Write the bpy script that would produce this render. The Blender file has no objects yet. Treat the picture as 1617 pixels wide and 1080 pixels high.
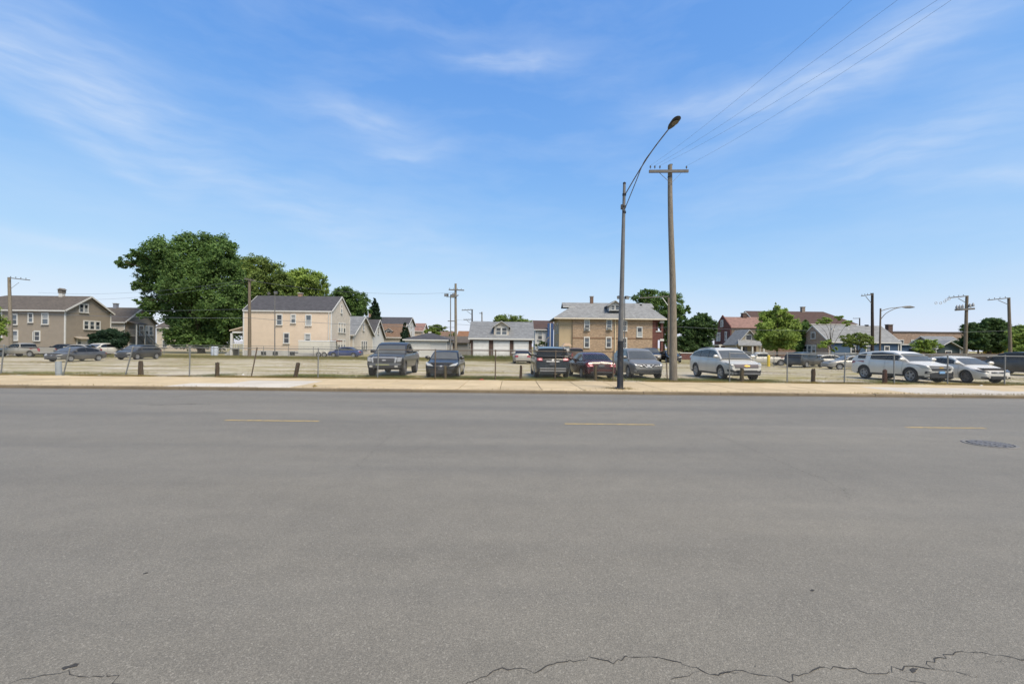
import bpy, math, random
import numpy as np
from mathutils import Vector, Matrix

# ------------------------------------------------------------------ camera
SC = bpy.context.scene
COL = SC.collection
F, CX, CY, HZ, EYE, ROLL = 720.0, 808.5, 540.0, 547.0, 1.75, math.radians(0.6)
cam_d = bpy.data.cameras.new('camera')
cam_d.sensor_width = 36.0
cam_d.lens = 36.0 * F / 1617.0
cam_d.shift_y = (HZ - CY) / 1617.0
cam_d.clip_start = 0.05
cam_d.clip_end = 9000
cam = bpy.data.objects.new('camera', cam_d)
COL.objects.link(cam)
cam.matrix_world = Matrix.Translation((0, 0, EYE)) @ Matrix.Rotation(math.radians(90), 4, 'X') @ Matrix.Rotation(ROLL, 4, 'Z')
SC.camera = cam

# ------------------------------------------------------------------ world: sky with thin cirrus
def ray(px, py):
    u = px - CX; v = HZ - py
    c, s = math.cos(ROLL), math.sin(ROLL)
    return (u * c - v * s) / F, 1.0, (u * s + v * c) / F
def at(px, py, d):
    x, y, z = ray(px, py)
    return Vector((x * d, d, EYE + z * d))
def azel(px, py):
    v = Vector(ray(px, py)).normalized()
    return math.atan2(v.x, v.y), math.asin(v.z)

SUN_EL, SUN_AZ = math.radians(56), math.radians(142)     # azimuth clockwise from +Y: behind the camera, to its left
W = bpy.data.worlds.new('World'); SC.world = W; W.use_nodes = True
wn, wl = W.node_tree.nodes, W.node_tree.links
wn.clear()
wout = wn.new('ShaderNodeOutputWorld'); wbg = wn.new('ShaderNodeBackground')
sky = wn.new('ShaderNodeTexSky'); sky.sky_type = 'NISHITA'; sky.sun_disc = False
sky.sun_elevation = SUN_EL; sky.sun_rotation = SUN_AZ
sky.altitude = 0; sky.air_density = 1.0; sky.dust_density = 0.35; sky.ozone_density = 3.0
wbg.inputs['Strength'].default_value = 0.1
wl.new(wbg.outputs[0], wout.inputs[0])
def wmath(op, a, b=None, c=None):
    n = wn.new('ShaderNodeMath'); n.operation = op
    for i, v in enumerate((a, b, c)):
        if v is None: continue
        if isinstance(v, (int, float)): n.inputs[i].default_value = v
        else: wl.new(v, n.inputs[i])
    return n.outputs[0]
tc = wn.new('ShaderNodeTexCoord'); sep = wn.new('ShaderNodeSeparateXYZ')
wl.new(tc.outputs['Generated'], sep.inputs[0])
az = wmath('ARCTAN2', sep.outputs[0], sep.outputs[1])
el = wmath('ARCSINE', sep.outputs[2])
ae = wn.new('ShaderNodeCombineXYZ'); wl.new(az, ae.inputs[0]); wl.new(el, ae.inputs[1])
# streaky warp so that no wisp has a clean outline
wz = wn.new('ShaderNodeTexNoise'); wz.inputs['Scale'].default_value = 5.0; wz.inputs['Detail'].default_value = 5
wl.new(ae.outputs[0], wz.inputs['Vector'])
wsub = wn.new('ShaderNodeVectorMath'); wsub.operation = 'SUBTRACT'; wl.new(wz.outputs['Color'], wsub.inputs[0]); wsub.inputs[1].default_value = (.5, .5, .5)
wsc = wn.new('ShaderNodeVectorMath'); wsc.operation = 'SCALE'; wl.new(wsub.outputs[0], wsc.inputs[0]); wsc.inputs['Scale'].default_value = 0.07
wadd = wn.new('ShaderNodeVectorMath'); wadd.operation = 'ADD'; wl.new(ae.outputs[0], wadd.inputs[0]); wl.new(wsc.outputs[0], wadd.inputs[1])
AE = wadd.outputs[0]
# (centre px, half length px, half thickness px, tilt deg, strength)
WISPS = [((800, 93), 95, 20, 0, .62), ((570, 186), 95, 24, -3, .50), ((640, 243), 60, 15, 8, .42), ((140, 130), 190, 52, -10, .50),
         ((120, 215), 230, 22, -22, .42), ((370, 300), 330, 30, -21, .33), ((650, 385), 320, 34, -16, .30), ((70, 378), 190, 15, -9, .48),
         ((1130, 165), 150, 30, -3, .50), ((1330, 130), 240, 38, 14, .46), ((1480, 215), 260, 46, 12, .42), ((1570, 283), 190, 18, -7, .48),
         ((660, 40), 120, 16, 0, .22), ((60, 40), 200, 60, 0, .25), ((1450, 40), 240, 60, 20, .3), ((1300, 270), 220, 30, 8, .22)]
tot = None
for (c, rx, ry, ang, amp) in WISPS:
    a0, e0 = azel(*c)
    a1, e1 = azel(c[0] + rx, c[1]); a2, e2 = azel(c[0], c[1] + ry)
    mp = wn.new('ShaderNodeMapping'); mp.vector_type = 'TEXTURE'
    wl.new(AE, mp.inputs['Vector'])
    mp.inputs['Location'].default_value = (a0, e0, 0)
    mp.inputs['Rotation'].default_value = (0, 0, math.radians(ang))
    mp.inputs['Scale'].default_value = (abs(a1 - a0), abs(e2 - e0), 1)
    dt = wn.new('ShaderNodeVectorMath'); dt.operation = 'DOT_PRODUCT'; wl.new(mp.outputs[0], dt.inputs[0]); wl.new(mp.outputs[0], dt.inputs[1])
    g = wmath('MULTIPLY', wmath('EXPONENT', wmath('MULTIPLY', dt.outputs['Value'], -1.0)), amp * .85)
    tot = g if tot is None else wmath('ADD', tot, g)
# the same thin cirrus all round the sky
cm = wn.new('ShaderNodeMapping'); cm.inputs['Rotation'].default_value = (0, 0, .25); cm.inputs['Scale'].default_value = (1.6, 6.5, 1)
wl.new(AE, cm.inputs['Vector'])
cn = wn.new('ShaderNodeTexNoise'); cn.inputs['Scale'].default_value = 1.5; cn.inputs['Detail'].default_value = 7; cn.inputs['Roughness'].default_value = .58
wl.new(cm.outputs[0], cn.inputs['Vector'])
cr = wn.new('ShaderNodeMapRange'); cr.inputs[1].default_value = .44; cr.inputs[2].default_value = .85; cr.inputs[3].default_value = 0.0; cr.inputs[4].default_value = .26
wl.new(cn.outputs[0], cr.inputs[0])
fm = wn.new('ShaderNodeMapping'); fm.inputs['Rotation'].default_value = (0, 0, .12); fm.inputs['Scale'].default_value = (11, 60, 1)
wl.new(AE, fm.inputs['Vector'])
fn = wn.new('ShaderNodeTexNoise'); fn.inputs['Scale'].default_value = 1.0; fn.inputs['Detail'].default_value = 5; wl.new(fm.outputs[0], fn.inputs['Vector'])
tot = wmath('MULTIPLY', tot, wmath('MULTIPLY_ADD', fn.outputs[0], 1.35, -.06))
dens = wmath('MINIMUM', wmath('ADD', tot, cr.outputs[0]), .9)
# film-like shoulder on the sky's own radiance, the same in every direction
ssp = wn.new('ShaderNodeSeparateColor'); wl.new(sky.outputs[0], ssp.inputs[0])
scb = wn.new('ShaderNodeCombineColor')
for i, (k, p_) in enumerate(((-.295, 1.36), (-.272, 1.0), (-.54, .98))):
    wl.new(wmath('POWER', wmath('SUBTRACT', 1.0, wmath('EXPONENT', wmath('MULTIPLY', ssp.outputs[i], k))), p_), scb.inputs[i])
mixc = wn.new('ShaderNodeMix'); mixc.data_type = 'RGBA'; wl.new(dens, mixc.inputs[0])
wl.new(scb.outputs[0], mixc.inputs[6]); mixc.inputs[7].default_value = (.72, .82, .97, 1)
vmul = wn.new('ShaderNodeVectorMath'); vmul.operation = 'SCALE'; vmul.inputs['Scale'].default_value = 5.0
wl.new(mixc.outputs[2], vmul.inputs[0])
wl.new(vmul.outputs[0], wbg.inputs['Color'])

# ------------------------------------------------------------------ sun (veiled by thin cloud: soft) and exposure
sl = bpy.data.lights.new('sun', 'SUN'); sl.energy = 2.9; sl.angle = math.radians(28); sl.color = (1.0, .90, .77)
so = bpy.data.objects.new('sun', sl); COL.objects.link(so)
sd = Vector((math.sin(SUN_AZ) * math.cos(SUN_EL), math.cos(SUN_AZ) * math.cos(SUN_EL), math.sin(SUN_EL)))
so.rotation_euler = (-sd).to_track_quat('-Z', 'Y').to_euler()
vs = SC.view_settings
vs.view_transform = 'Standard'; vs.look = 'None'; vs.gamma = 1; vs.use_curve_mapping = False; vs.exposure = 1.0

# ------------------------------------------------------------------ helpers
rnd = random.Random(7)
rng = np.random.default_rng(11)
def s2l(r, g, b):
    f = lambda c: (c / 255 / 12.92) if c / 255 <= .04045 else ((c / 255 + .055) / 1.055) ** 2.4
    return (f(r), f(g), f(b))

_mats = {}
def M(name, col=None, rough=.7, var=.12, scale=3.0, bump=0.0, bscale=30.0, metal=0.0, coat=0.0, spec=.5, stretch=(1, 1, 1), kind=None, world=False, emit=None, dirt=None, stint=None):
    if col is None: return _mats[name]
    if name in _mats: return _mats[name]
    if kind:      # painted and fired surfaces: true reflectance of weathered walls and roofs
        g_ = sum(col) / 3; col = tuple((c * .88 + g_ * .12) * .62 for c in col)
    m = bpy.data.materials.new(name); m.use_nodes = True; _mats[name] = m
    n, l = m.node_tree.nodes, m.node_tree.links
    b = n['Principled BSDF']
    b.inputs['Roughness'].default_value = rough; b.inputs['Metallic'].default_value = metal
    b.inputs['Coat Weight'].default_value = coat; b.inputs['Coat Roughness'].default_value = .06
    b.inputs['Specular IOR Level'].default_value = spec
    if stint: b.inputs['Specular Tint'].default_value = (*stint, 1)
    if world:
        g = n.new('ShaderNodeNewGeometry'); co = g.outputs['Position']
    else:
        t = n.new('ShaderNodeTexCoord'); co = t.outputs['Object']
    mp = n.new('ShaderNodeMapping'); mp.inputs['Scale'].default_value = stretch; l.new(co, mp.inputs['Vector']); co2 = mp.outputs[0]
    nz = n.new('ShaderNodeTexNoise'); nz.inputs['Scale'].default_value = scale; nz.inputs['Detail'].default_value = 6; nz.inputs['Roughness'].default_value = .6
    l.new(co2, nz.inputs['Vector'])
    mr = n.new('ShaderNodeMapRange'); mr.inputs[1].default_value = .3; mr.inputs[2].default_value = .7
    mr.inputs[3].default_value = 1 - var; mr.inputs[4].default_value = 1 + var; l.new(nz.outputs[0], mr.inputs[0])
    src = None
    hsrc = None
    if kind == 'brick':
        sp = n.new('ShaderNodeSeparateXYZ'); l.new(co, sp.inputs[0])
        ad = n.new('ShaderNodeMath'); l.new(sp.outputs[0], ad.inputs[0]); l.new(sp.outputs[1], ad.inputs[1])
        cb = n.new('ShaderNodeCombineXYZ'); l.new(ad.outputs[0], cb.inputs[0]); l.new(sp.outputs[2], cb.inputs[1])
        bt = n.new('ShaderNodeTexBrick'); l.new(cb.outputs[0], bt.inputs['Vector'])
        bt.inputs['Scale'].default_value = 1; bt.inputs['Brick Width'].default_value = .24; bt.inputs['Row Height'].default_value = .085
        bt.inputs['Mortar Size'].default_value = .008
        bt.inputs['Color1'].default_value = (*[c * .72 for c in col], 1); bt.inputs['Color2'].default_value = (*[min(1, c * 1.25) for c in col], 1)
        bt.inputs['Mortar'].default_value = (*[c * .8 + .05 for c in col], 1)
        src = bt.outputs['Color']; hsrc = bt.outputs['Fac']
    elif kind == 'siding':
        sp = n.new('ShaderNodeSeparateXYZ'); l.new(co, sp.inputs[0])
        ml = n.new('ShaderNodeMath'); ml.operation = 'MULTIPLY'; ml.inputs[1].default_value = 1 / .2; l.new(sp.outputs[2], ml.inputs[0])
        fr = n.new('ShaderNodeMath'); fr.operation = 'FRACT'; l.new(ml.outputs[0], fr.inputs[0])
        hsrc = fr.outputs[0]
    elif kind == 'shingle':
        sp = n.new('ShaderNodeSeparateXYZ'); l.new(co, sp.inputs[0])
        ad = n.new('ShaderNodeMath'); l.new(sp.outputs[0], ad.inputs[0]); l.new(sp.outputs[1], ad.inputs[1])
        cb = n.new('ShaderNodeCombineXYZ'); l.new(ad.outputs[0], cb.inputs[0]); l.new(sp.outputs[2], cb.inputs[1])
        bt = n.new('ShaderNodeTexBrick'); l.new(cb.outputs[0], bt.inputs['Vector'])
        bt.inputs['Scale'].default_value = 1; bt.inputs['Brick Width'].default_value = .35; bt.inputs['Row Height'].default_value = .11
        bt.inputs['Mortar Size'].default_value = .006
        bt.inputs['Color1'].default_value = (*[c * .82 for c in col], 1); bt.inputs['Color2'].default_value = (*[min(1, c * 1.16) for c in col], 1)
        bt.inputs['Mortar'].default_value = (*[c * .6 for c in col], 1)
        src = bt.outputs['Color']
    mx = n.new('ShaderNodeMix'); mx.data_type = 'RGBA'; mx.blend_type = 'MULTIPLY'; mx.inputs[0].default_value = 1
    if src is not None: l.new(src, mx.inputs[6])
    else: mx.inputs[6].default_value = (*col, 1)
    l.new(mr.outputs[0], mx.inputs[7])
    out = mx.outputs[2]
    if dirt:
        dn = n.new('ShaderNodeTexNoise'); dn.inputs['Scale'].default_value = dirt[1]; dn.inputs['Detail'].default_value = 8; dn.inputs['Roughness'].default_value = .65
        l.new(co, dn.inputs['Vector'])
        dr = n.new('ShaderNodeMapRange'); dr.inputs[1].default_value = .5; dr.inputs[2].default_value = .68; dr.inputs[3].default_value = 0; dr.inputs[4].default_value = dirt[2]
        l.new(dn.outputs[0], dr.inputs[0])
        dm = n.new('ShaderNodeMix'); dm.data_type = 'RGBA'; l.new(dr.outputs[0], dm.inputs[0]); l.new(out, dm.inputs[6]); dm.inputs[7].default_value = (*dirt[0], 1)
        out = dm.outputs[2]
    l.new(out, b.inputs['Base Color'])
    if bump or hsrc is not None:
        bp = n.new('ShaderNodeBump'); bp.inputs['Strength'].default_value = bump if bump else .5; bp.inputs['Distance'].default_value = .02
        if hsrc is not None: l.new(hsrc, bp.inputs['Height'])
        else:
            bn = n.new('ShaderNodeTexNoise'); bn.inputs['Scale'].default_value = bscale; bn.inputs['Detail'].default_value = 4
            l.new(co2, bn.inputs['Vector']); l.new(bn.outputs[0], bp.inputs['Height'])
        l.new(bp.outputs[0], b.inputs['Normal'])
    return m

def tag(o, label=None, cat=None, group=None, kind=None):
    if label: o['label'] = label
    if cat: o['category'] = cat
    if group: o['group'] = group
    if kind: o['kind'] = kind
    return o
def empty(name, loc=(0, 0, 0), rz=0.0, label=None, cat=None, group=None):
    o = bpy.data.objects.new(name, None); COL.objects.link(o); o.empty_display_size = .2
    o.location = loc; o.rotation_euler = (0, 0, rz)
    return tag(o, label, cat, group)
def link(name, me, parent=None, loc=None, rz=None):
    o = bpy.data.objects.new(name, me); COL.objects.link(o)
    if parent: o.parent = parent
    if loc is not None: o.location = loc
    if rz is not None: o.rotation_euler = (0, 0, rz)
    return o

class MB:
    def __init__(s): s.v = []; s.f = []; s.mi = []; s.cur = 0
    def add(s, vs_, fs):
        o = len(s.v); s.v += [tuple(p) for p in vs_]
        for f in fs: s.f.append(tuple(i + o for i in f)); s.mi.append(s.cur)
        return s
    def poly(s, pts): return s.add(pts, [tuple(range(len(pts)))])
    def box(s, x0, x1, y0, y1, z0, z1):
        return s.add([(x0, y0, z0), (x1, y0, z0), (x1, y1, z0), (x0, y1, z0), (x0, y0, z1), (x1, y0, z1), (x1, y1, z1), (x0, y1, z1)],
                     [(0, 3, 2, 1), (4, 5, 6, 7), (0, 1, 5, 4), (1, 2, 6, 5), (2, 3, 7, 6), (3, 0, 4, 7)])
    def bar(s, a, b, w, h=None, up=(0, 0, 1)):
        a, b = Vector(a), Vector(b); h = h or w
        d = (b - a).normalized(); upv = Vector(up)
        if abs(d.dot(upv)) > .98: upv = Vector((0, 1, 0))
        sx = d.cross(upv).normalized() * w / 2; sz = sx.cross(d).normalized() * h / 2
        vs_ = [p + i * sx + j * sz for p in (a, b) for i, j in ((-1, -1), (1, -1), (1, 1), (-1, 1))]
        return s.add(vs_, [(0, 1, 2, 3), (7, 6, 5, 4), (0, 4, 5, 1), (1, 5, 6, 2), (2, 6, 7, 3), (3, 7, 4, 0)])
    def tube(s, pts, r, n=8, cap=True):
        pts = [Vector(p) for p in pts]
        rs = r if hasattr(r, '__len__') else [r] * len(pts)
        rings = []; prev = None
        for i, p in enumerate(pts):
            d = (pts[min(i + 1, len(pts) - 1)] - pts[max(i - 1, 0)]).normalized()
            ref = Vector((0, 0, 1)) if abs(d.z) < .9 else Vector((1, 0, 0))
            if prev is None: a = d.cross(ref).normalized()
            else:
                a = prev - d * prev.dot(d)
                a = a.normalized() if a.length > 1e-6 else d.cross(ref).normalized()
            prev = a; b = d.cross(a)
            rings.append([p + (a * math.cos(2 * math.pi * k / n) + b * math.sin(2 * math.pi * k / n)) * rs[i] for k in range(n)])
        vs_ = [q for rg in rings for q in rg]; fs = []
        for i in range(len(pts) - 1):
            for k in range(n):
                k2 = (k + 1) % n
                fs.append((i * n + k, i * n + k2, (i + 1) * n + k2, (i + 1) * n + k))
        if cap: fs.append(tuple(reversed(range(n)))); fs.append(tuple((len(pts) - 1) * n + k for k in range(n)))
        return s.add(vs_, fs)
    def lathe(s, prof, n=24, axis='z', c=(0, 0, 0)):
        vs_ = []; fs = []
        for (r, h) in prof:
            for k in range(n):
                a = 2 * math.pi * k / n; x, y = r * math.cos(a), r * math.sin(a)
                p = (x, y, h) if axis == 'z' else ((x, h, y) if axis == 'y' else (h, x, y))
                vs_.append((p[0] + c[0], p[1] + c[1], p[2] + c[2]))
        for i in range(len(prof) - 1):
            for k in range(n):
                k2 = (k + 1) % n
                fs.append((i * n + k, i * n + k2, (i + 1) * n + k2, (i + 1) * n + k))
        return s.add(vs_, fs)
    def prism(s, pts, dz):   # polygon + a copy shifted by dz vector
        n = len(pts); dz = Vector(dz)
        vs_ = [Vector(p) for p in pts] + [Vector(p) + dz for p in pts]
        return s.add(vs_, [tuple(range(n)), tuple(reversed(range(n, 2 * n)))] + [(i, i + n, (i + 1) % n + n, (i + 1) % n) for i in range(n)])
    def mesh(s, name, mats, smooth=None):
        me = bpy.data.meshes.new(name); me.from_pydata(s.v, [], s.f)
        for m in (mats if isinstance(mats, (list, tuple)) else [mats]): me.materials.append(m)
        if any(s.mi): me.polygons.foreach_set('material_index', s.mi)
        me.validate(); me.update()
        if smooth is not None:
            me.polygons.foreach_set('use_smooth', [True] * len(me.polygons))
            if smooth < 180: me.set_sharp_from_angle(angle=math.radians(smooth))
        return me
    def build(s, name, mats, parent=None, loc=None, rz=None, smooth=None):
        return link(name, s.mesh(name, mats, smooth), parent, loc, rz)

def copy_tree(o, parent=None):
    c = o.copy(); COL.objects.link(c)
    if parent is not None: c.parent = parent
    for ch in list(o.children): copy_tree(ch, c)
    return c

LOT = 0.11     # level of pavement and lot above the carriageway
def ground(px, py, z=LOT):
    x, y, zz = ray(px, py); d = (EYE - z) / -zz
    return Vector((x * d, d, z))

# ------------------------------------------------------------------ materials for ground
def nodes_mat(name):
    m = bpy.data.materials.new(name); m.use_nodes = True; _mats[name] = m
    return m, m.node_tree.nodes, m.node_tree.links, m.node_tree.nodes['Principled BSDF']
def tnoise(n, l, co, scale, detail=5, rough=.55, stretch=None):
    if stretch:
        mp = n.new('ShaderNodeMapping'); mp.inputs['Scale'].default_value = stretch; l.new(co, mp.inputs['Vector']); co = mp.outputs[0]
    z = n.new('ShaderNodeTexNoise'); z.inputs['Scale'].default_value = scale; z.inputs['Detail'].default_value = detail; z.inputs['Roughness'].default_value = rough
    l.new(co, z.inputs['Vector']); return z.outputs[0]
def mrange(n, l, v, a, b, c=0., d=1.):
    r = n.new('ShaderNodeMapRange'); l.new(v, r.inputs[0])
    for i, x in enumerate((a, b, c, d)): r.inputs[i + 1].default_value = x
    return r.outputs[0]
def cmix(n, l, fac, a, b, mode='MIX'):
    x = n.new('ShaderNodeMix'); x.data_type = 'RGBA'; x.blend_type = mode
    if isinstance(fac, float): x.inputs[0].default_value = fac
    else: l.new(fac, x.inputs[0])
    for i, c in ((6, a), (7, b)):
        if isinstance(c, tuple): x.inputs[i].default_value = (*c, 1)
        else: l.new(c, x.inputs[i])
    return x.outputs[2]

# asphalt: old, worn, pale, with visible aggregate
m, n, l, b = nodes_mat('asphalt')
co = n.new('ShaderNodeNewGeometry').outputs['Position']
big = mrange(n, l, tnoise(n, l, co, .35, 5, .6, (.25, 1.6, 1)), .3, .7, .86, 1.12)
mid = mrange(n, l, tnoise(n, l, co, 2.2, 6, .65), .3, .7, .93, 1.07)
vo = n.new('ShaderNodeTexVoronoi'); vo.inputs['Scale'].default_value = 185; l.new(co, vo.inputs['Vector'])
sp_ = n.new('ShaderNodeSeparateColor'); l.new(vo.outputs['Color'], sp_.inputs[0])
stone = mrange(n, l, sp_.outputs[0], 0, 1, .70, 1.24)
vo2 = n.new('ShaderNodeTexVoronoi'); vo2.inputs['Scale'].default_value = 120; l.new(co, vo2.inputs['Vector'])
sp2 = n.new('ShaderNodeSeparateColor'); l.new(vo2.outputs['Color'], sp2.inputs[0])
pale = mrange(n, l, sp2.outputs[1], .86, 1, 0., .32)
tone = cmix(n, l, mrange(n, l, tnoise(n, l, co, .16, 4, .6, (.3, 2, 1)), .35, .65), s2l(107, 102, 91), s2l(115, 109, 96))
c1 = cmix(n, l, 1., tone, big, 'MULTIPLY'); c1 = cmix(n, l, 1., c1, mid, 'MULTIPLY'); c1 = cmix(n, l, 1., c1, stone, 'MULTIPLY')
c1 = cmix(n, l, pale, c1, s2l(172, 165, 150))
# oil and tyre darkening along the lanes
c1 = cmix(n, l, mrange(n, l, tnoise(n, l, co, .5, 4, .5, (.08, 1.2, 1)), .50, .72, 0, .30), c1, s2l(74, 73, 70))
l.new(c1, b.inputs['Base Color']); b.inputs['Roughness'].default_value = .7; b.inputs['Specular IOR Level'].default_value = .42
bp = n.new('ShaderNodeBump'); bp.inputs['Strength'].default_value = .35; bp.inputs['Distance'].default_value = .006
l.new(vo.outputs['Distance'], bp.inputs['Height']); l.new(bp.outputs[0], b.inputs['Normal'])

# pavement concrete, tan; per-slab tone from the object's own random number
def concrete(name, ca, cb, dirt=.25):
    m, n, l, b = nodes_mat(name)
    co = n.new('ShaderNodeNewGeometry').outputs['Position']
    oi = n.new('ShaderNodeObjectInfo')
    c = cmix(n, l, mrange(n, l, tnoise(n, l, co, 1.1, 6, .65), .35, .65), ca, cb)
    c = cmix(n, l, 1., c, mrange(n, l, oi.outputs['Random'], 0, 1, .90, 1.08), 'MULTIPLY')
    c = cmix(n, l, 1., c, mrange(n, l, tnoise(n, l, co, 26, 4, .7), .3, .7, .90, 1.1), 'MULTIPLY')
    c = cmix(n, l, mrange(n, l, tnoise(n, l, co, .8, 7, .7, (.5, 1.5, 1)), .52, .75, 0, dirt), c, s2l(96, 82, 60))
    l.new(c, b.inputs['Base Color']); b.inputs['Roughness'].default_value = .88; b.inputs['Specular IOR Level'].default_value = .25
    bp = n.new('ShaderNodeBump'); bp.inputs['Strength'].default_value = .2; bp.inputs['Distance'].default_value = .01
    l.new(tnoise(n, l, co, 60, 3), bp.inputs['Height']); l.new(bp.outputs[0], b.inputs['Normal'])
    return m
PAVE = concrete('pavement_concrete', s2l(168, 150, 118), s2l(181, 162, 129))
PALE = concrete('new_concrete', s2l(174, 166, 152), s2l(185, 177, 163), .14)
KERB = concrete('kerb_concrete', s2l(108, 96, 78), s2l(126, 112, 90), .45)

# lot: compacted gravel, dust and dry grass
m, n, l, b = nodes_mat('gravel_lot')
co = n.new('ShaderNodeNewGeometry').outputs['Position']
c = cmix(n, l, mrange(n, l, tnoise(n, l, co, .22, 6, .6, (.35, 1.5, 1)), .38, .62), s2l(160, 150, 130), s2l(184, 174, 154))
vo = n.new('ShaderNodeTexVoronoi'); vo.inputs['Scale'].default_value = 16; l.new(co, vo.inputs['Vector'])
sp_ = n.new('ShaderNodeSeparateColor'); l.new(vo.outputs['Color'], sp_.inputs[0])
c = cmix(n, l, 1., c, mrange(n, l, sp_.outputs[0], 0, 1, .72, 1.22), 'MULTIPLY')
c = cmix(n, l, 1., c, mrange(n, l, tnoise(n, l, co, 2.2, 6, .7, (.6, 1.4, 1)), .3, .7, .70, 1.18), 'MULTIPLY')
gm = mrange(n, l, tnoise(n, l, co, .5, 9, .74, (.3, 1.1, 1)), .47, .56, 0, .92)
c = cmix(n, l, gm, c, cmix(n, l, mrange(n, l, tnoise(n, l, co, 3, 5, .7), .35, .65), s2l(117, 110, 66), s2l(154, 141, 94)))
sy = n.new('ShaderNodeSeparateXYZ'); l.new(co, sy.inputs[0])
c = cmix(n, l, mrange(n, l, sy.outputs[1], 43, 56, 0, .6), c, cmix(n, l, mrange(n, l, tnoise(n, l, co, 1.2, 6, .7), .35, .65), s2l(103, 101, 54), s2l(140, 128, 76)))
l.new(c, b.inputs['Base Color']); b.inputs['Roughness'].default_value = .95; b.inputs['Specular IOR Level'].default_value = .15
bp = n.new('ShaderNodeBump'); bp.inputs['Strength'].default_value = .5; bp.inputs['Distance'].default_value = .04
l.new(vo.outputs['Distance'], bp.inputs['Height']); l.new(bp.outputs[0], b.inputs['Normal'])

# ------------------------------------------------------------------ ground sheets
KY, FY = 17.1, 22.4       # kerb face, front fence line
g = MB().poly([(-3000, FY - .7, LOT - .012), (3000, FY - .7, LOT - .012), (3000, 4000, LOT - .012), (-3000, 4000, LOT - .012)]).build('ground', M('gravel_lot'))
tag(g, 'dusty gravel lot with dry grass running back to the houses', 'ground', kind='structure')
road = MB().poly([(-400, -60, 0), (400, -60, 0), (400, KY + .02, 0), (-400, KY + .02, 0)]).build('road', M('asphalt'))
tag(road, 'wide grey worn asphalt road in the foreground', 'road', kind='structure')
side = MB().box(-300, 300, KY + .1, FY - .38, -.2, LOT - .03).build('sidewalk', M('joint_dirt', s2l(105, 92, 66), .95, .3, 8, world=True))
tag(side, 'tan concrete sidewalk between road and chain link fence', 'sidewalk', kind='structure')
kerb = MB().box(-300, 300, KY + .02, KY + .15, -.2, LOT - .04).build('kerb', KERB)
tag(kerb, 'low weathered concrete kerb along the road', 'kerb', kind='structure')
alley = MB().poly([(-400, 60, LOT - .006), (-41, 60, LOT - .006), (-41, 50.5, LOT - .006), (-400, 50.5, LOT - .006)]).build('path', M('alley_paving', s2l(120, 116, 108), .9, .15, 1.2, world=True))
tag(alley, 'grey paved strip behind the parked cars at far left', 'path', kind='structure')
def bevel_box(w, d, h, e):
    mb = MB()
    mb.add([(-w/2, -d/2, -h), (w/2, -d/2, -h), (w/2, d/2, -h), (-w/2, d/2, -h), (-w/2, -d/2, -e), (w/2, -d/2, -e), (w/2, d/2, -e), (-w/2, d/2, -e),
            (-w/2+e, -d/2+e, 0), (w/2-e, -d/2+e, 0), (w/2-e, d/2-e, 0), (-w/2+e, d/2-e, 0)],
           [(0, 1, 5, 4), (1, 2, 6, 5), (2, 3, 7, 6), (3, 0, 4, 7), (4, 5, 9, 8), (5, 6, 10, 9), (6, 7, 11, 10), (7, 4, 8, 11), (8, 9, 10, 11)])
    return mb
slab_w, rows = 1.6, 3
row_d = (FY - .42 - (KY + .2)) / rows
slab_me = bevel_box(slab_w - .022, row_d - .022, .08, .012).mesh('slab', PAVE)
slab_new = bevel_box(slab_w - .022, row_d - .022, .08, .012).mesh('slab_new', PALE)
for i in range(-19, 20):
    for r in range(rows):
        xc = i * slab_w + .35
        new = (r < 2 and (-13.6 < xc < -8.6 or 15.6 < xc < 22))
        if r == 1 and new and (xc < -12.2 or xc > 20.5): new = False
        o = link('slab', slab_new if new else slab_me, side, (xc, KY + .2 + row_d * (r + .5), LOT + rnd.uniform(-.006, .006)))
        o.rotation_euler = (rnd.uniform(-.003, .003), rnd.uniform(-.003, .003), rnd.uniform(-.004, .004))
kerb_me = bevel_box(2.9 - .018, .18, .3, .025).mesh('kerb_stone', KERB)
for i in range(-11, 12):
    o = link('kerb_stone', kerb_me, kerb, (i * 2.9 + .6, KY + .09, LOT - .004 + rnd.uniform(-.006, .006)))
    o.rotation_euler = (0, rnd.uniform(-.002, .002), rnd.uniform(-.002, .002))
# painted centre dashes: worn yellow
m, n, l, b = nodes_mat('yellow_paint')
co = n.new('ShaderNodeNewGeometry').outputs['Position']
wear = mrange(n, l, tnoise(n, l, co, 7, 8, .8), .38, .58)
l.new(cmix(n, l, wear, s2l(172, 146, 84), s2l(128, 116, 90)), b.inputs['Base Color']); b.inputs['Roughness'].default_value = .8
for (x0, x1) in ((-6.52, -4.38), (1.22, 3.26), (9.0, 10.8), (16.9, 18.9), (-14.3, -12.2)):
    mb = MB(); xs = np.linspace(x0, x1, 30); rr = random.Random(x0)
    e0 = [10.33 + rr.uniform(-.012, .012) for _ in xs]; e1 = [10.46 + rr.uniform(-.012, .012) for _ in xs]
    vs_ = [(x, a, .004) for x, a in zip(xs, e0)] + [(x, a, .004) for x, a in zip(xs, e1)]
    mb.add(vs_, [(i, i + 1, 31 + i, 30 + i) for i in range(29)]).build('lane_dash', M('yellow_paint'), road)
# dark gutter grime along the kerb foot
mb = MB(); xs = np.linspace(-40, 40, 161)
vs_ = [(x, KY - .02 - .22 * (.5 + .5 * math.sin(x * 1.3) * math.sin(x * .37 + 1)) - .1 * rnd.random(), .003) for x in xs] + [(x, KY + .005, .003) for x in xs]
mb.add(vs_, [(i, i + 1, 162 + i, 161 + i) for i in range(160)]).build('gutter_grime', M('gutter_grime', s2l(98, 90, 76), .95, .25, 3, world=True), road)
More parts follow.
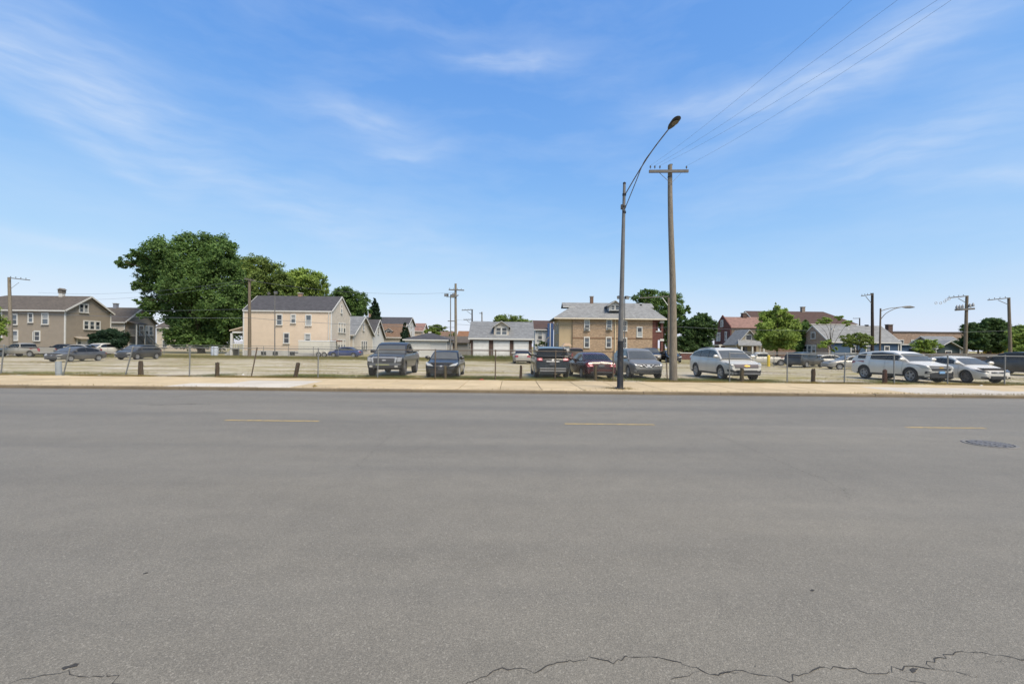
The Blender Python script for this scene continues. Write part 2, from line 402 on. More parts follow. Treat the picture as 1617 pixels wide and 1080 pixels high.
# cracks in the asphalt
CRK = M('crack_dark', (.034, .032, .029), .95, .3, 20, world=True)
def crack(pix, w, seed, jig=.012):
    rr = random.Random(seed)
    pts = [ground(px, py, 0) for px, py in pix]
    fine = []
    for a, bb in zip(pts, pts[1:]):
        k = max(3, int((bb - a).length / .03))
        for i in range(k): fine.append(a.lerp(bb, i / k) + Vector((rr.gauss(0, jig), rr.gauss(0, jig * .8), 0)))
    fine.append(pts[-1])
    vs_ = []; 
    for i, p in enumerate(fine):
        d = (fine[min(i + 1, len(fine) - 1)] - fine[max(0, i - 1)]); d = Vector((-d.y, d.x, 0)).normalized()
        ww = w * .68 * rr.uniform(.2, 1.4) * min(1, .15 + min(i, len(fine) - 1 - i) / 5)
        vs_ += [(p.x + d.x * ww, p.y + d.y * ww, .0025), (p.x - d.x * ww, p.y - d.y * ww, .0025)]
    MB().add(vs_, [(2*i, 2*i+1, 2*i+3, 2*i+2) for i in range(len(fine) - 1)]).build('crack', CRK, road)
crack([(725, 1085), (775, 1062), (818, 1054), (847, 1064), (872, 1046), (940, 1038), (967, 1046), (990, 1037), (1050, 1038), (1085, 1048), (1110, 1060), (1132, 1064), (1165, 1058), (1200, 1064), (1240, 1074), (1262, 1066), (1295, 1055), (1320, 1054), (1360, 1059), (1400, 1066), (1412, 1057), (1440, 1053), (1468, 1056), (1476, 1040), (1495, 1030), (1540, 1031), (1600, 1038), (1680, 1046)], .0048, 1)
crack([(1400, 1066), (1430, 1072), (1460, 1078), (1500, 1090)], .004, 2)
crack([(1470, 1056), (1505, 1060), (1530, 1067), (1545, 1066)], .003, 3)
crack([(1108, 1060), (1082, 1065), (1062, 1072), (1050, 1090)], .003, 4)
crack([(1132, 1068), (1150, 1061), (1172, 1058)], .004, 41)
crack([(0, 1082), (30, 1072), (70, 1066), (104, 1062), (135, 1069), (175, 1067), (192, 1078), (200, 1095)], .0035, 5)
crack([(1090, 668), (1140, 690), (1200, 715), (1262, 742), (1300, 757), (1335, 775), (1345, 790)], .0028, 6, .02)
crack([(560, 740), (590, 712), (612, 690), (640, 668)], .0018, 7, .02)
crack([(255, 629), (320, 622), (370, 616)], .012, 8, .02)
crack([(230, 640), (300, 638), (335, 638)], .02, 9, .03)
rb_ = random.Random(99)
for i in range(26):       # hairline offshoots along the long crack
    px = rb_.uniform(740, 1600); py = 1064 + rb_.uniform(-14, 6) - (18 if px > 1470 else 0) - (14 if 880 < px < 1060 else 0)
    a = rb_.uniform(0, 6.28); q = rb_.uniform(10, 26)
    crack([(px, py), (px + q * math.cos(a) * .6, py + q * .3 * math.sin(a)), (px + q * math.cos(a), py + q * .45 * math.sin(a) + rb_.uniform(-3, 3))], .0013, 200 + i, .006)
for (px, py, r, sd_) in ((112, 1052, .022, 1), (1443, 1058, .018, 2), (1283, 932, .012, 3), (230, 905, .012, 4)):
    rr = random.Random(sd_); c = ground(px, py, 0)
    MB().poly([(c.x + 1.6 * r * rr.uniform(.5, 1.2) * math.cos(a), c.y + r * rr.uniform(.5, 1.2) * math.sin(a) + .6 * r * math.cos(a), .003) for a in np.linspace(0, 2 * math.pi, 12, endpoint=False)]).build('tar_spot', CRK, road)
# manhole: ring frame, recessed cover with raised bars
mc = Vector((9.05, 8.62, 0))
mh = empty('manhole', mc, .35, 'round iron manhole cover with raised bars set in the asphalt at right', 'manhole')
mh.scale = (.84, .84, 1)
IRON = M('cast_iron', s2l(62, 61, 60), .95, .25, 14, .3, 60, spec=.1)
ring = MB(); nn = 32
ring.lathe([(.47, .001), (.465, .012), (.40, .012), (.395, -.0)], nn).build('frame', M('iron_frame', s2l(116, 114, 110), .95, .2, 12, spec=.1), mh, smooth=40)
MB().poly([(.39 * math.cos(2*math.pi*k/nn), .39 * math.sin(2*math.pi*k/nn), .004) for k in range(nn)]).build('cover', IRON, mh)
for j in range(-4, 5):
    yy = j * .082; hw = math.sqrt(max(0, .37 ** 2 - yy * yy))
    for sgn in (-1, 1):
        x0, x1 = (.02 * (j % 2), hw - .02) if sgn > 0 else (-(hw - .02), -.03)
        MB().box(x0, x1, yy - .024, yy + .024, .003, .016).build('raised_bar', M('iron_worn', s2l(104, 105, 108), .9, .2, 20, spec=.15), mh)
# ------------------------------------------------------------------ chain link fences
GALV = M('galvanised', s2l(118, 119, 116), .6, .18, 6, metal=.2)
RUSTY = M('rusty_steel', s2l(96, 84, 70), .75, .25, 9, metal=.25)
def chain_mesh(x0, x1, y, z0, h, cell, rad, zfun=None):
    nx = int((x1 - x0) / cell); nz = int(h / cell)
    i = np.arange(nx)[:, None]; k = np.arange(nz + 1)[None, :]
    X = x0 + (i + ((k + i) % 2)) * cell + 0 * k
    Z = z0 + k * cell + 0 * i
    if zfun is not None: Z = z0 + (Z - z0) * zfun(X)
    P = np.stack([X, np.full_like(X, y, dtype=float) + .004 * ((i + k) % 2), Z], -1)
    offs = np.array([[rad, 0, 0], [-rad * .5, rad * .87, 0], [-rad * .5, -rad * .87, 0]])
    V = (P[:, :, None, :] + offs[None, None]).reshape(-1, 3)
    base = (i * (nz + 1) + k)[:, :-1] * 3
    fs = []
    for j in range(3):
        j2 = (j + 1) % 3
        fs.append(np.stack([base + j, base + j2, base + 3 + j2, base + 3 + j], -1).reshape(-1, 4))
    fs = np.concatenate(fs)
    me = bpy.data.meshes.new('chain_mesh')
    me.from_pydata(V.tolist(), [], fs.tolist()); me.materials.append(GALV); me.update()
    return me
FH = 1.42
fence = empty('chain_link_fence', (0, FY, LOT), 0, 'long bent chain link fence between the sidewalk and the gravel lot', 'fence')
# (base px, top px, material, height)
POSTS = [(-190, -186, 0, 1), (-95, -92, 0, 1), (1, 6, 0, 1), (99, 110, 0, .92), (197, 209, 0, .98), (299, 300, 0, 1), (396, 405, 1, 1), (502, 502, 0, 1), (596, 597, 0, 1), (687, 687, 1, 1),
         (782, 782, 1, 1), (876, 877, 1, 1), (968, 968, 1, 1), (1054, 1052, 1, .62), (1152, 1151, 0, 1), (1243, 1243, 0, 1), (1333, 1334, 0, 1), (1412, 1412, 0, 1), (1496, 1496, 0, 1), (1586, 1586, 0, 1), (1680, 1680, 0, 1), (1770, 1770, 0, 1)]
def fx(px): return (px - CX) / F * FY + .02
tops = []
for (b0, t0, k, hh) in POSTS:
    a = (fx(b0), 0, -.1); t = (fx(t0), .03 * rnd.uniform(-1, 1), FH * hh)
    mb = MB().tube([a, t], .03, 8); mb.lathe([(.036, 0), (.036, .03), (.02, .05), (.0, .055)], 8, 'z', t)
    mb.build('post', RUSTY if k else GALV, fence, smooth=50)
    tops.append(t)
for i, (a, t) in enumerate(zip(tops, tops[1:])):
    if i in (2, 3, 12, 13): continue          # no rail left on these spans
    sag = rnd.uniform(.0, .03); mid = (Vector(a) + Vector(t)) / 2 - Vector((0, 0, sag))
    MB().tube([a, mid, t], .0215, 6).build('top_rail', RUSTY if 8 <= i <= 12 else GALV, fence, smooth=60)
MB().tube([(-36, 0, .06), (-10, 0, .05), (0, 0, .07), (14, 0, .05), (36, 0, .06)], .006, 4).build('tension_wire', RUSTY, fence)
sagf = lambda X: 1 - .30 * np.exp(-((X - fx(140)) / 1.6) ** 2) - .42 * np.exp(-((X - fx(1015)) / 1.5) ** 2) - .02 * np.sin(X * 1.9)
o = link('chain_mesh', chain_mesh(fx(-190), fx(1770), .035, .04, FH - .05, .062, .0033, sagf), fence)
def simple_fence(label, pa, pb, h, step, cell=.11, rad=.0032):
    pa, pb = Vector(pa), Vector(pb); L = (pb - pa).length; ang = math.atan2(pb.y - pa.y, pb.x - pa.x)
    f = empty('chain_link_fence', pa, ang, label, 'fence')
    k = max(1, round(L / step))
    pm = MB().tube([(0, 0, -.1), (0, 0, h + .03)], .034, 6).mesh('post', GALV, 60)
    for i in range(k + 1): link('post', pm, f, (L * i / k, 0, 0))
    MB().tube([(0, 0, h), (L, 0, h)], .026, 5).build('top_rail', GALV, f)
    link('chain_mesh', chain_mesh(0, L, .04, .05, h - .06, cell, rad), f)
simple_fence('back chain link fence in front of the cream clapboard house', (-47, 57.5, LOT), (-12.5, 57.5, LOT), 1.35, 3.1)
simple_fence('chain link fence in front of the cars parked on the side street at right', (19.5, 43.5, LOT), (44, 38.2, LOT), 1.35, 2.6, .09)
simple_fence('low chain link fence in front of the three door garage', (-8, 58.5, LOT), (5.5, 58.5, LOT), 1.2, 2.8)

# ------------------------------------------------------------------ timber stumps behind the fence
def bark_mat(name, a, b_):
    m, n, l, b = nodes_mat(name)
    co = n.new('ShaderNodeTexCoord').outputs['Object']
    c = cmix(n, l, mrange(n, l, tnoise(n, l, co, 7, 7, .7, (3, 3, .5)), .35, .65), a, b_)
    l.new(c, b.inputs['Base Color']); b.inputs['Roughness'].default_value = .9; b.inputs['Specular IOR Level'].default_value = .2
    bp = n.new('ShaderNodeBump'); bp.inputs['Strength'].default_value = .7; bp.inputs['Distance'].default_value = .03
    l.new(tnoise(n, l, co, 9, 6, .7, (4, 4, .35)), bp.inputs['Height']); l.new(bp.outputs[0], b.inputs['Normal'])
    return m
WD = bark_mat('dark_stump_wood', s2l(52, 42, 32), s2l(84, 68, 50))
WM = bark_mat('mossy_stump_wood', s2l(62, 56, 42), s2l(96, 84, 62))
WR = bark_mat('reddish_stump_wood', s2l(66, 44, 36), s2l(92, 64, 52))
WG = bark_mat('grey_pole_wood', s2l(106, 98, 86), s2l(136, 127, 112))
WB = bark_mat('brown_pole_wood', s2l(92, 83, 70), s2l(122, 111, 95))
WK = bark_mat('dark_pole_wood', s2l(46, 40, 35), s2l(66, 57, 50))
stumps = [(222, 592, 570, WD, 6.5, 0, 'short dark timber stump just right of the leaning fence post at left'),
          (343, 593, 572, WD, 6, 0, 'dark timber stump in the middle of the grassy lot at left'),
          (466, 595, 573, WD, 6, .22, 'dark timber stump leaning right in front of the cream house'),
          (703, 598, 577, WM, 4.5, 0, 'thin mossy timber stump in front of the black sedan'),
          (822, 600, 579, WD, 4, .03, 'thin dark timber stump beside the rear of the dark blue SUV'),
          (940, 602, 580, WM, 5, .0, 'weathered ochre timber stump behind the maroon sedan'),
          (1171, 604, 583, WM, 6, .03, 'grey weathered timber stump in front of the silver crossover'),
          (1284, 606, 585, WD, 6, 0, 'dark gnarled timber stump standing alone between two silver SUVs'),
          (1397, 607, 586, WR, 6.5, 0, 'reddish brown timber stump beside the silver SUV with chrome wheels')]
for i, (px, pb, pt, mt, w, lean, lab) in enumerate(stumps):
    b0 = at(px, pb, FY + .28); b0.z = LOT
    h = (pb - pt) / F * (FY + .3); r = w / F * FY / 2
    rr = random.Random(i); k = 9; vs_ = []; levels = 9
    for j in range(levels):
        t = j / (levels - 1)
        for q in range(k):
            a = 2 * math.pi * q / k
            rad = r * (1.12 - .16 * t) * rr.uniform(.86, 1.12)
            vs_.append((math.cos(a) * rad + lean * h * t, math.sin(a) * rad, -.06 + (h + .06) * t + (rr.uniform(-.05, .05) if j == levels - 1 else 0)))
    fs = [(j*k+q, j*k+(q+1) % k, (j+1)*k+(q+1) % k, (j+1)*k+q) for j in range(levels-1) for q in range(k)] + [tuple((levels-1)*k+q for q in range(k))]
    o = MB().add(vs_, fs).build('timber_stump', mt, None, b0, smooth=50)
    tag(o, lab, 'stump', 'timber stumps behind the front fence')
# grey tube standing against the leaning fence post
p = at(93, 592, FY + .2); p.z = LOT
o = MB()
o.lathe([(.0, .66), (.105, .66), (.118, .66), (.122, .62), (.125, .3), (.135, .0), (.135, -.05)], 16)
o = o.build('concrete_post', M('grey_tube', s2l(150, 156, 158), .6, .12, 5, .2, 30), None, p, smooth=40)
o.rotation_euler = (0, -.06, 0)
tag(o, 'stubby pale grey cylinder standing beside the leaning fence post at far left', 'post')

# ------------------------------------------------------------------ street lamp (near)
STEEL_D = M('black_painted_steel', s2l(36, 37, 40), .5, .2, 6, metal=.3, dirt=(s2l(96, 84, 70), 5, .5))
STEEL_G = M('grey_pole_steel', s2l(104, 102, 98), .6, .15, 4, metal=.15)
base = at(978, 613, 18.15); base.z = LOT
lamp = empty('street_lamp', base, 0, 'tall tapered steel street lamp with black base and curved arm on the sidewalk', 'street lamp')
top = at(986, 291, 18.15) - base
MB().tube([(0, 0, 0), (.03, 0, .08), (top.x * .24, 0, 1.9)], [.155, .125, .115], 14).build('pole_base', STEEL_D, lamp, smooth=50)
MB().lathe([(.21, 0), (.21, .03), (.17, .05)], 14).build('flange', STEEL_D, lamp, smooth=40)
MB().tube([(top.x * .24, 0, 1.9), (top.x * .6, 0, 4.8), top], [.108, .085, .055], 12).build('pole', STEEL_G, lamp, smooth=50)
MB().lathe([(.062, 0), (.062, .05), (.03, .08), (0, .08)], 10, 'z', top).build('cap', STEEL_D, lamp, smooth=40)
hd = at(1064, 196, 14.8) - base; hn = at(1056, 204, 15.1) - base
a1 = Vector((top.x + .03, 0, top.z - .42)); a2 = Vector((top.x, 0, top.z - 1.05))
q1 = at(1030, 238, 16.3) - base
arm1 = [a1, at(1008, 272, 17.2) - base, q1, hn]
arm2 = [a2, at(1003, 290, 17.35) - base, at(1016, 258, 16.85) - base, q1]
def smooth_path(pts, k=6):
    pts = [Vector(p) for p in pts]; out = []
    P = [pts[0]] + pts + [pts[-1]]
    for i in range(1, len(P) - 2):
        for j in range(k):
            t = j / k
            out.append(.5 * ((2 * P[i]) + (-P[i-1] + P[i+1]) * t + (2*P[i-1] - 5*P[i] + 4*P[i+1] - P[i+2]) * t*t + (-P[i-1] + 3*P[i] - 3*P[i+1] + P[i+2]) * t**3))
    out.append(pts[-1]); return out
MB().tube(smooth_path(arm1), .021, 8).build('arm', STEEL_G, lamp, smooth=60)
MB().tube(smooth_path(arm2), .017, 8).build('arm_brace', STEEL_G, lamp, smooth=60)
for zz in (.9, 1.12, .42):
    MB().lathe([(.062, -.04), (.078, -.04), (.078, .04), (.062, .04)], 10, 'z', (top.x, 0, top.z - zz)).build('clamp', STEEL_D, lamp)
MB().box(top.x - .13, top.x - .06, -.05, .05, top.z - 1.0, top.z - .82).build('photocell_box', STEEL_D, lamp)
# cobra head: flattened teardrop pointing along the arm
fw = Vector((hn.x - q1.x, hn.y - q1.y, 0)).normalized(); sw = Vector((-fw.y, fw.x, 0)); tilt = .12
hb = MB(); ks, L = 12, .78
rings = [(0, .04, .04), (.07, .075, .06), (.18, .11, .075), (.33, .125, .07), (.48, .135, .07), (.59, .115, .06), (.65, .075, .04), (.68, .03, .02)]
vs_ = []
for (t, w, hgt) in rings:
    c = hn + fw * t + Vector((0, 0, t * tilt))
    for q in range(ks):
        a = 2 * math.pi * q / ks; s_ = math.sin(a)
        vs_.append(c + sw * (w * math.cos(a)) + Vector((0, 0, hgt * (s_ if s_ > 0 else .55 * s_))))
fs = [(i*ks+q, i*ks+(q+1) % ks, (i+1)*ks+(q+1) % ks, (i+1)*ks+q) for i in range(len(rings)-1) for q in range(ks)] + [tuple(range(ks)), tuple((len(rings)-1)*ks+q for q in range(ks))]
hd_o = hb.add(vs_, fs).build('lamp_head', M('lamp_housing', s2l(60, 60, 60), .5, .1, 5, metal=.3), lamp, smooth=50)
lens = MB(); c = hn + fw * .43 + Vector((0, 0, .43 * tilt - .045))
lens.poly([c + fw * (.15 * math.cos(a)) + sw * (.1 * math.sin(a)) + Vector((0, 0, .15 * math.cos(a) * tilt - .012)) for a in np.linspace(0, 2*math.pi, 16, endpoint=False)])
lens.build('lens', M('lamp_lens', s2l(96, 90, 70), .3, .1, 5), lamp)

# ------------------------------------------------------------------ utility poles
def pole_path(b0, t0, r0, r1, mt, parent, wob=.02):
    b0, t0 = Vector(b0), Vector(t0); pts = []; rs = []
    for i in range(9):
        t = i / 8; p = b0.lerp(t0, t)
        pts.append(p + Vector((wob * math.sin(t * 5 + r0 * 30), 0, 0)) * (1 - t) * t * 4); rs.append(r0 + (r1 - r0) * t)
    return MB().tube(pts, rs, 12).build('pole', mt, parent, smooth=60)
INS = M('insulator', s2l(70, 66, 62), .35, .1, 5)
def insul(p, parent, s=1.0):
    MB().lathe([(.012, 0), (.012, .06 * s), (.045 * s, .07 * s), (.05 * s, .1 * s), (.03 * s, .12 * s), (.045 * s, .14 * s), (.03 * s, .18 * s), (0, .18 * s)], 8, 'z', p).build('insulator', INS, parent, smooth=60)
# near wooden pole
d0 = 22.75
b0 = at(1063.5, 601, d0); b0.z = LOT
up = empty('utility_pole', b0, 0, 'tall weathered grey wooden utility pole with crossarm beside the silver crossover', 'utility pole')
tp = at(1058, 261, d0) - b0
pole_path((0, 0, -.3), tp, .2, .105, WG, up, .05)
arm_z = (at(1056, 271.5, d0) - b0).z
ca, cb_ = at(1025, 271, d0 - .2) - b0, at(1087, 270.5, d0 - .2) - b0
MB().bar(ca, cb_, .09, .13).build('crossarm', M('crossarm_wood', s2l(96, 92, 86), .8, .2, 5), up)
insx = []
for px in (1027, 1034, 1042, 1084):
    p = at(px, 270, d0 - .2) - b0; p.z = arm_z + .06; insul(p, up, .85); insx.append(b0 + p + Vector((0, 0, .16)))
for px, s_ in ((1030, -1), (1082, 1)):
    MB().bar((tp.x + .02 * s_, -.16, arm_z - .62), ((at(px, 272, d0) - b0).x * .75 + tp.x * .25, -.16, arm_z - .04), .03, .012).build('brace', STEEL_G, up)
MB().lathe([(.118, 0), (.118, .04), (.10, .04)], 10, 'z', tp - Vector((.0, 0, .62))).build('band', STEEL_D, up)
MB().box(tp.x - .02, tp.x + .12, -.03, .03, tp.z - .01, tp.z + .05).build('pole_top_pin', STEEL_D, up)
WIRE = M('wire_black', s2l(96, 100, 106), .6, .1, 5)
def wire(pts, r, label, sag=0.0, k=24, group='overhead wires'):
    a, b_ = Vector(pts[0]), Vector(pts[1])
    P = [a.lerp(b_, i / k) - Vector((0, 0, sag * 4 * (i / k) * (1 - i / k))) for i in range(k + 1)]
    o = MB().tube(P, r, 4).build('overhead_wire', WIRE)
    tag(o, label, 'wire', group)
# four lines over the street to a pole behind the viewer
wl_ = [('uppermost', (1345.6, 0)), ('second', (1418, 0)), ('third', (1481, 0)), ('rightmost', (1503, 0))]
for (nm, q), p in zip(wl_, insx):
    zt = 9.75; dd = (zt - EYE) / (ray(*q)[2]); e = at(q[0], q[1], dd)
    b_ = p + (e - p) * 2.6; b_.z = p.z + .35
    t = 1 / 2.6; want = e.z; lin = p.z + (b_.z - p.z) * t
    wire((p, b_), .0036, '%s of the four thin power lines crossing the sky at upper right' % nm, (lin - want) / (4 * t * (1 - t)), 40, 'power lines over the street')
# distant poles -------------------------------------------------------------
def far_pole(px, ptop, d, r0, mt, label, arm=None, pxt=None, zb=LOT, group='distant utility poles'):
    b0 = at(px, 560, d); b0.z = zb
    e = empty('utility_pole', b0, 0, label, 'utility pole', group)
    t = at(pxt if pxt else px, ptop, d) - b0
    pole_path((0, 0, -.3), t, r0, r0 * .72, mt, e)
    for (xa, ya, xb, yb, w) in (arm or []):
        pa, pb = at(xa, ya, d - .2) - b0, at(xb, yb, d - .2) - b0
        MB().bar(pa, pb, .1, w).build('crossarm', M('crossarm_wood'), e)
        for k in range(4):
            insul(pa.lerp(pb, .06 + .25 * k) + Vector((0, 0, w / 2)), e, .9)
    return e, b0, d
def strut(e, b0, d, a, b_, w=.06, nm='brace', mt=None):
    MB().bar(at(*a, d - .2) - b0, at(*b_, d - .2) - b0, w).build(nm, mt or STEEL_G, e)
e, bb, d = far_pole(18, 438, 52, .2, WG, 'wooden pole with long thin side arm in front of the tan house at far left', [(15, 439, 47, 442.5, .09)], 14.5)
strut(e, bb, d, (17, 456), (30, 446), .025)
e, bb, d = far_pole(394, 441, 56.5, .21, WB, 'wooden pole with short crossarm at the left end of the cream house', [(386, 440, 404, 444, .12)])
e, bb, d = far_pole(719.5, 448, 60, .2, WG, 'wooden pole with crossarm left of the three door garage', [(708.5, 457.5, 733, 458.5, .14)])
MB().lathe([(.16, 0), (.16, .55), (.05, .6), (.0, .6)], 10, 'z', at(716, 470, d) - bb).build('transformer', M('transformer_grey', s2l(130, 132, 132), .5, .1, 3), e, smooth=40)
strut(e, bb, d, (716, 470), (724, 466), .12)
e, bb, d = far_pole(745.5, 489, 88, .17, WK, 'dark pole with two side arms behind the three door garage', [(729, 490, 747, 489, .14), (732, 505, 745, 504.5, .12)])
strut(e, bb, d, (737, 491), (745, 497), .08); strut(e, bb, d, (737, 506), (745, 512), .08)
e, bb, d = far_pole(761, 492.5, 96, .16, WG, 'small plain pole stub rising behind the garage roof', [(757, 495, 762, 495, .1)])
e, bb, d = far_pole(1055.5, 470, 52, .15, WB, 'thinner wooden pole standing behind the near utility pole', [(1010, 470.5, 1056, 468, .1)])
strut(e, bb, d, (1046, 470), (1054.5, 482), .06, 'brace', M('white_brace', s2l(205, 205, 200), .6))
e, bb, d = far_pole(1377.5, 463, 58, .2, WK, 'dark wooden pole with left arm in front of the blue bungalow', [(1360, 467.5, 1378, 465, .1)])
strut(e, bb, d, (1367, 468), (1376, 479), .05)
e, bb, d = far_pole(1523.5, 467, 56, .21, WB, 'wooden pole carrying a transformer bank and string of insulators at right', [(1497, 470.5, 1527, 467.5, .12), (1508, 489.5, 1539, 487.5, .22)], 1527)
strut(e, bb, d, (1513, 471), (1525, 478), .05)
for (px, py) in ((1511, 485), (1515.5, 484.5), (1520, 484), (1531.5, 482.5), (1536.5, 481.5)):
    MB().lathe([(0, -.02), (.13, -.02), (.14, .25), (.09, .32), (.03, .45), (0, .45)], 8, 'z', at(px, py + 2.5, d - .25) - bb).build('transformer', M('transformer_grey'), e, smooth=40)
for (px, py) in ((1478, 478.5), (1485.5, 478.5), (1492, 476), (1494.5, 473.5), (1499, 472)):
    c = at(px, py, d - .3) - bb; MB().tube([c + Vector((.14 * math.cos(a), 0, .14 * math.sin(a))) for a in np.linspace(0, 2 * math.pi, 12)], .035, 5).build('insulator_ring', M('ring_pale', s2l(176, 178, 180), .5), e)
e, bb, d = far_pole(1596, 470, 54, .19, WB, 'leaning wooden pole with long left arm at far right', [(1560, 474, 1594, 470.5, .1)], 1593)
strut(e, bb, d, (1576, 474), (1592, 481), .05)
e, bb, d = far_pole(1357.5, 502, 110, .17, WK, 'small far pole with frayed top right of the brown hip roof', [(1347, 503, 1358, 503, .1)])

# floodlight poles
def flood_pole(px, ptop, d, label, heads, low=None, r=.07):
    b0 = at(px, 560, d); b0.z = LOT
    e = empty('floodlight_pole', b0, 0, label, 'floodlight')
    t = at(px, ptop, d) - b0
    MB().tube([(0, 0, -.2), t], [r, r * .7], 8).build('pole', STEEL_G, e, smooth=60)
    MB().bar(at(heads[0][0], ptop + 3, d) - b0, at(heads[-1][0], ptop + 3, d) - b0, .05).build('crossarm', STEEL_G, e)
    for (hx, hy, tl) in heads:
        c = at(hx, hy, d) - b0
        h = MB().box(-.2, .2, -.14, .12, -.15, .15).build('floodlight_head', M('flood_housing', s2l(66, 66, 65), .7), e, c)
        h.rotation_euler = (tl, 0, (hx - px) * .09)
        MB().box(-.17, .17, -.152, -.142, -.12, .12).build('lens', M('flood_lens', s2l(150, 150, 146), .2), h)
    if low:
        MB().bar(at(low[0], low[2], d) - b0, at(low[1], low[2], d) - b0, .09).build('bracket', STEEL_G, e)
flood_pole(434, 464, 57, 'thin pole with two tilted floodlights in front of the cream house wall', [(424.5, 463.5, .7), (435.5, 462.5, .7)], None)
flood_pole(711.5, 466, 50, 'slim pole with two square floodlights and lower bracket beside the wooden pole', [(705, 466, .1), (714, 467.5, .5)], (707, 718, 507))
flood_pole(986.5, 468, 48, 'slim floodlight pole standing behind the near street lamp', [(978, 469.5, .4), (990, 470, .4)], None)
# far street lamp on the side street
b0 = at(1389, 560, 52); b0.z = LOT
e = empty('street_lamp', b0, 0, 'smaller rusty street lamp with long curved arm in front of the blue bungalow', 'street lamp')
t = at(1390.5, 487, 52) - b0
MB().tube([(0, 0, -.2), t], [.11, .08], 8).build('pole', RUSTY, e, smooth=60)
P2 = lambda px, py: at(px, py, 52) - b0
MB().tube(smooth_path([P2(1391, 491), P2(1405, 487), P2(1424, 485)]), .045, 6).build('arm', STEEL_G, e, smooth=60)
MB().tube(smooth_path([P2(1391, 504), P2(1399, 495), P2(1412, 488), P2(1424, 485)]), .04, 6).build('arm_brace', STEEL_G, e, smooth=60)
hb = MB().tube([P2(1424, 485), P2(1430, 485), P2(1437, 484.8), P2(1444, 485.2)], [.05, .13, .15, .05], 8).build('lamp_head', STEEL_G, e, smooth=60)

# service cables in front of the houses
wire((at(-60, 488, 58), at(394, 502, 56)), 0.0180, 'cable running across the tan house to the wooden pole at left', .35)
wire((at(394, 502, 56), at(719, 517, 58)), 0.0210, 'thick dark cable crossing the cream house wall', .25)
wire((at(394, 444, 56.4), at(40, 470, 70)), 0.0120, 'upper pale wire dipping in front of the big tree', 1.1)
wire((at(388, 442, 56.4), at(60, 462, 70)), 0.0120, 'topmost wire crossing in front of the big tree crown', .8)
wire((at(402, 444, 56.4), at(719, 462, 60)), 0.0120, 'wire from the short crossarm over the cream house roof to the garage pole', .7)
wire((at(394, 488, 56), at(60, 492, 60)), 0.0120, 'lower wire crossing the big tree just above the parked hatchback', .1)
wire((at(719, 512, 60), at(1055, 517, 52)), 0.0150, 'cable crossing the brick house below its upper windows', .3)
wire((at(719, 505, 60), at(986, 510, 48)), 0.0096, 'thin cable over the garage roof', .2)
wire((at(1055, 515, 52), at(1377, 520, 58)), 0.0120, 'cable crossing in front of the red roofed house', .3)
wire((at(1377, 520, 58), at(1595, 522, 54)), 0.0120, 'cable between the dark pole and the far right pole', .25)
# ------------------------------------------------------------------ houses
WHITE = M('white_trim', s2l(190, 188, 181), .6, .06, 4)
def glass_mat(name, col, rough=.08):
    return M(name, col, rough, .25, 1.5, spec=.8)
PANE_D = glass_mat('pane_dark', (.035, .04, .045))
PANE_L = glass_mat('pane_curtain', s2l(150, 152, 150), .25)
PANE_M = glass_mat('pane_mid', s2l(84, 92, 98), .12)
_wc = {}
def win_meshes(w, h, fr, split, trim):
    k = (round(w, 2), round(h, 2), fr, split, trim.name)
    if k in _wc: return _wc[k]
    mb = MB(); dp = .09
    mb.box(-w/2 - fr, -w/2, -dp, .0, -fr, h + fr * 1.3); mb.box(w/2, w/2 + fr, -dp, 0, -fr, h + fr * 1.3)
    mb.box(-w/2, w/2, -dp + .003, 0, h, h + fr * 1.3); mb.box(-w/2, w/2, -dp + .003, 0, -fr, 0)
    if split: mb.box(-w/2, w/2, -.06, 0, h * .5 - .03, h * .5 + .03)
    fm = mb.mesh('window', trim)
    sm = MB().box(-w/2 - fr * 1.2, w/2 + fr * 1.2, -.16, -dp, -fr * 1.05, -fr * .5).mesh('sill', trim)
    if split: pm = [MB().box(-w/2, w/2, -.035, -.005, 0, h * .5 - .03), MB().box(-w/2, w/2, -.02, -.005, h * .5 + .03, h)]
    else: pm = [MB().box(-w/2, w/2, -.03, -.005, 0, h)]
    _wc[k] = (fm, sm, pm, {}); return _wc[k]
wi = [0]
def window(parent, face, dim, u, z, w, h, fr=.13, split=True, trim=None, panes=None, sub=False):
    """face F (toward -y), R (+x side), L (-x side); dim = (house w, d)"""
    trim = trim or WHITE
    fm, sm, pm, cache = win_meshes(w, h, fr, split, trim)
    if face == 'F': loc, rz = (u, 0, z), 0
    elif face == 'R': loc, rz = (dim[0], u, z), math.pi / 2
    else: loc, rz = (0, u, z), -math.pi / 2
    o = link('window', fm, parent, loc, rz)
    par = parent if sub else o
    wi[0] += 1
    for i, p in enumerate(pm):
        mt = panes or (PANE_D, PANE_M, PANE_D, PANE_L, PANE_M)[(wi[0] * 2 + i * (1 + wi[0] % 2)) % 5]
        key = (i, mt.name)
        if key not in cache: cache[key] = p.mesh('pane', mt)
        if sub: link('pane', cache[key], parent, loc, rz)
        else: link('pane', cache[key], o)
    if not sub: link('sill', sm, o)
    return o
def roof_slab(mb, pts, t=.14): mb.prism(pts, (0, 0, -t))
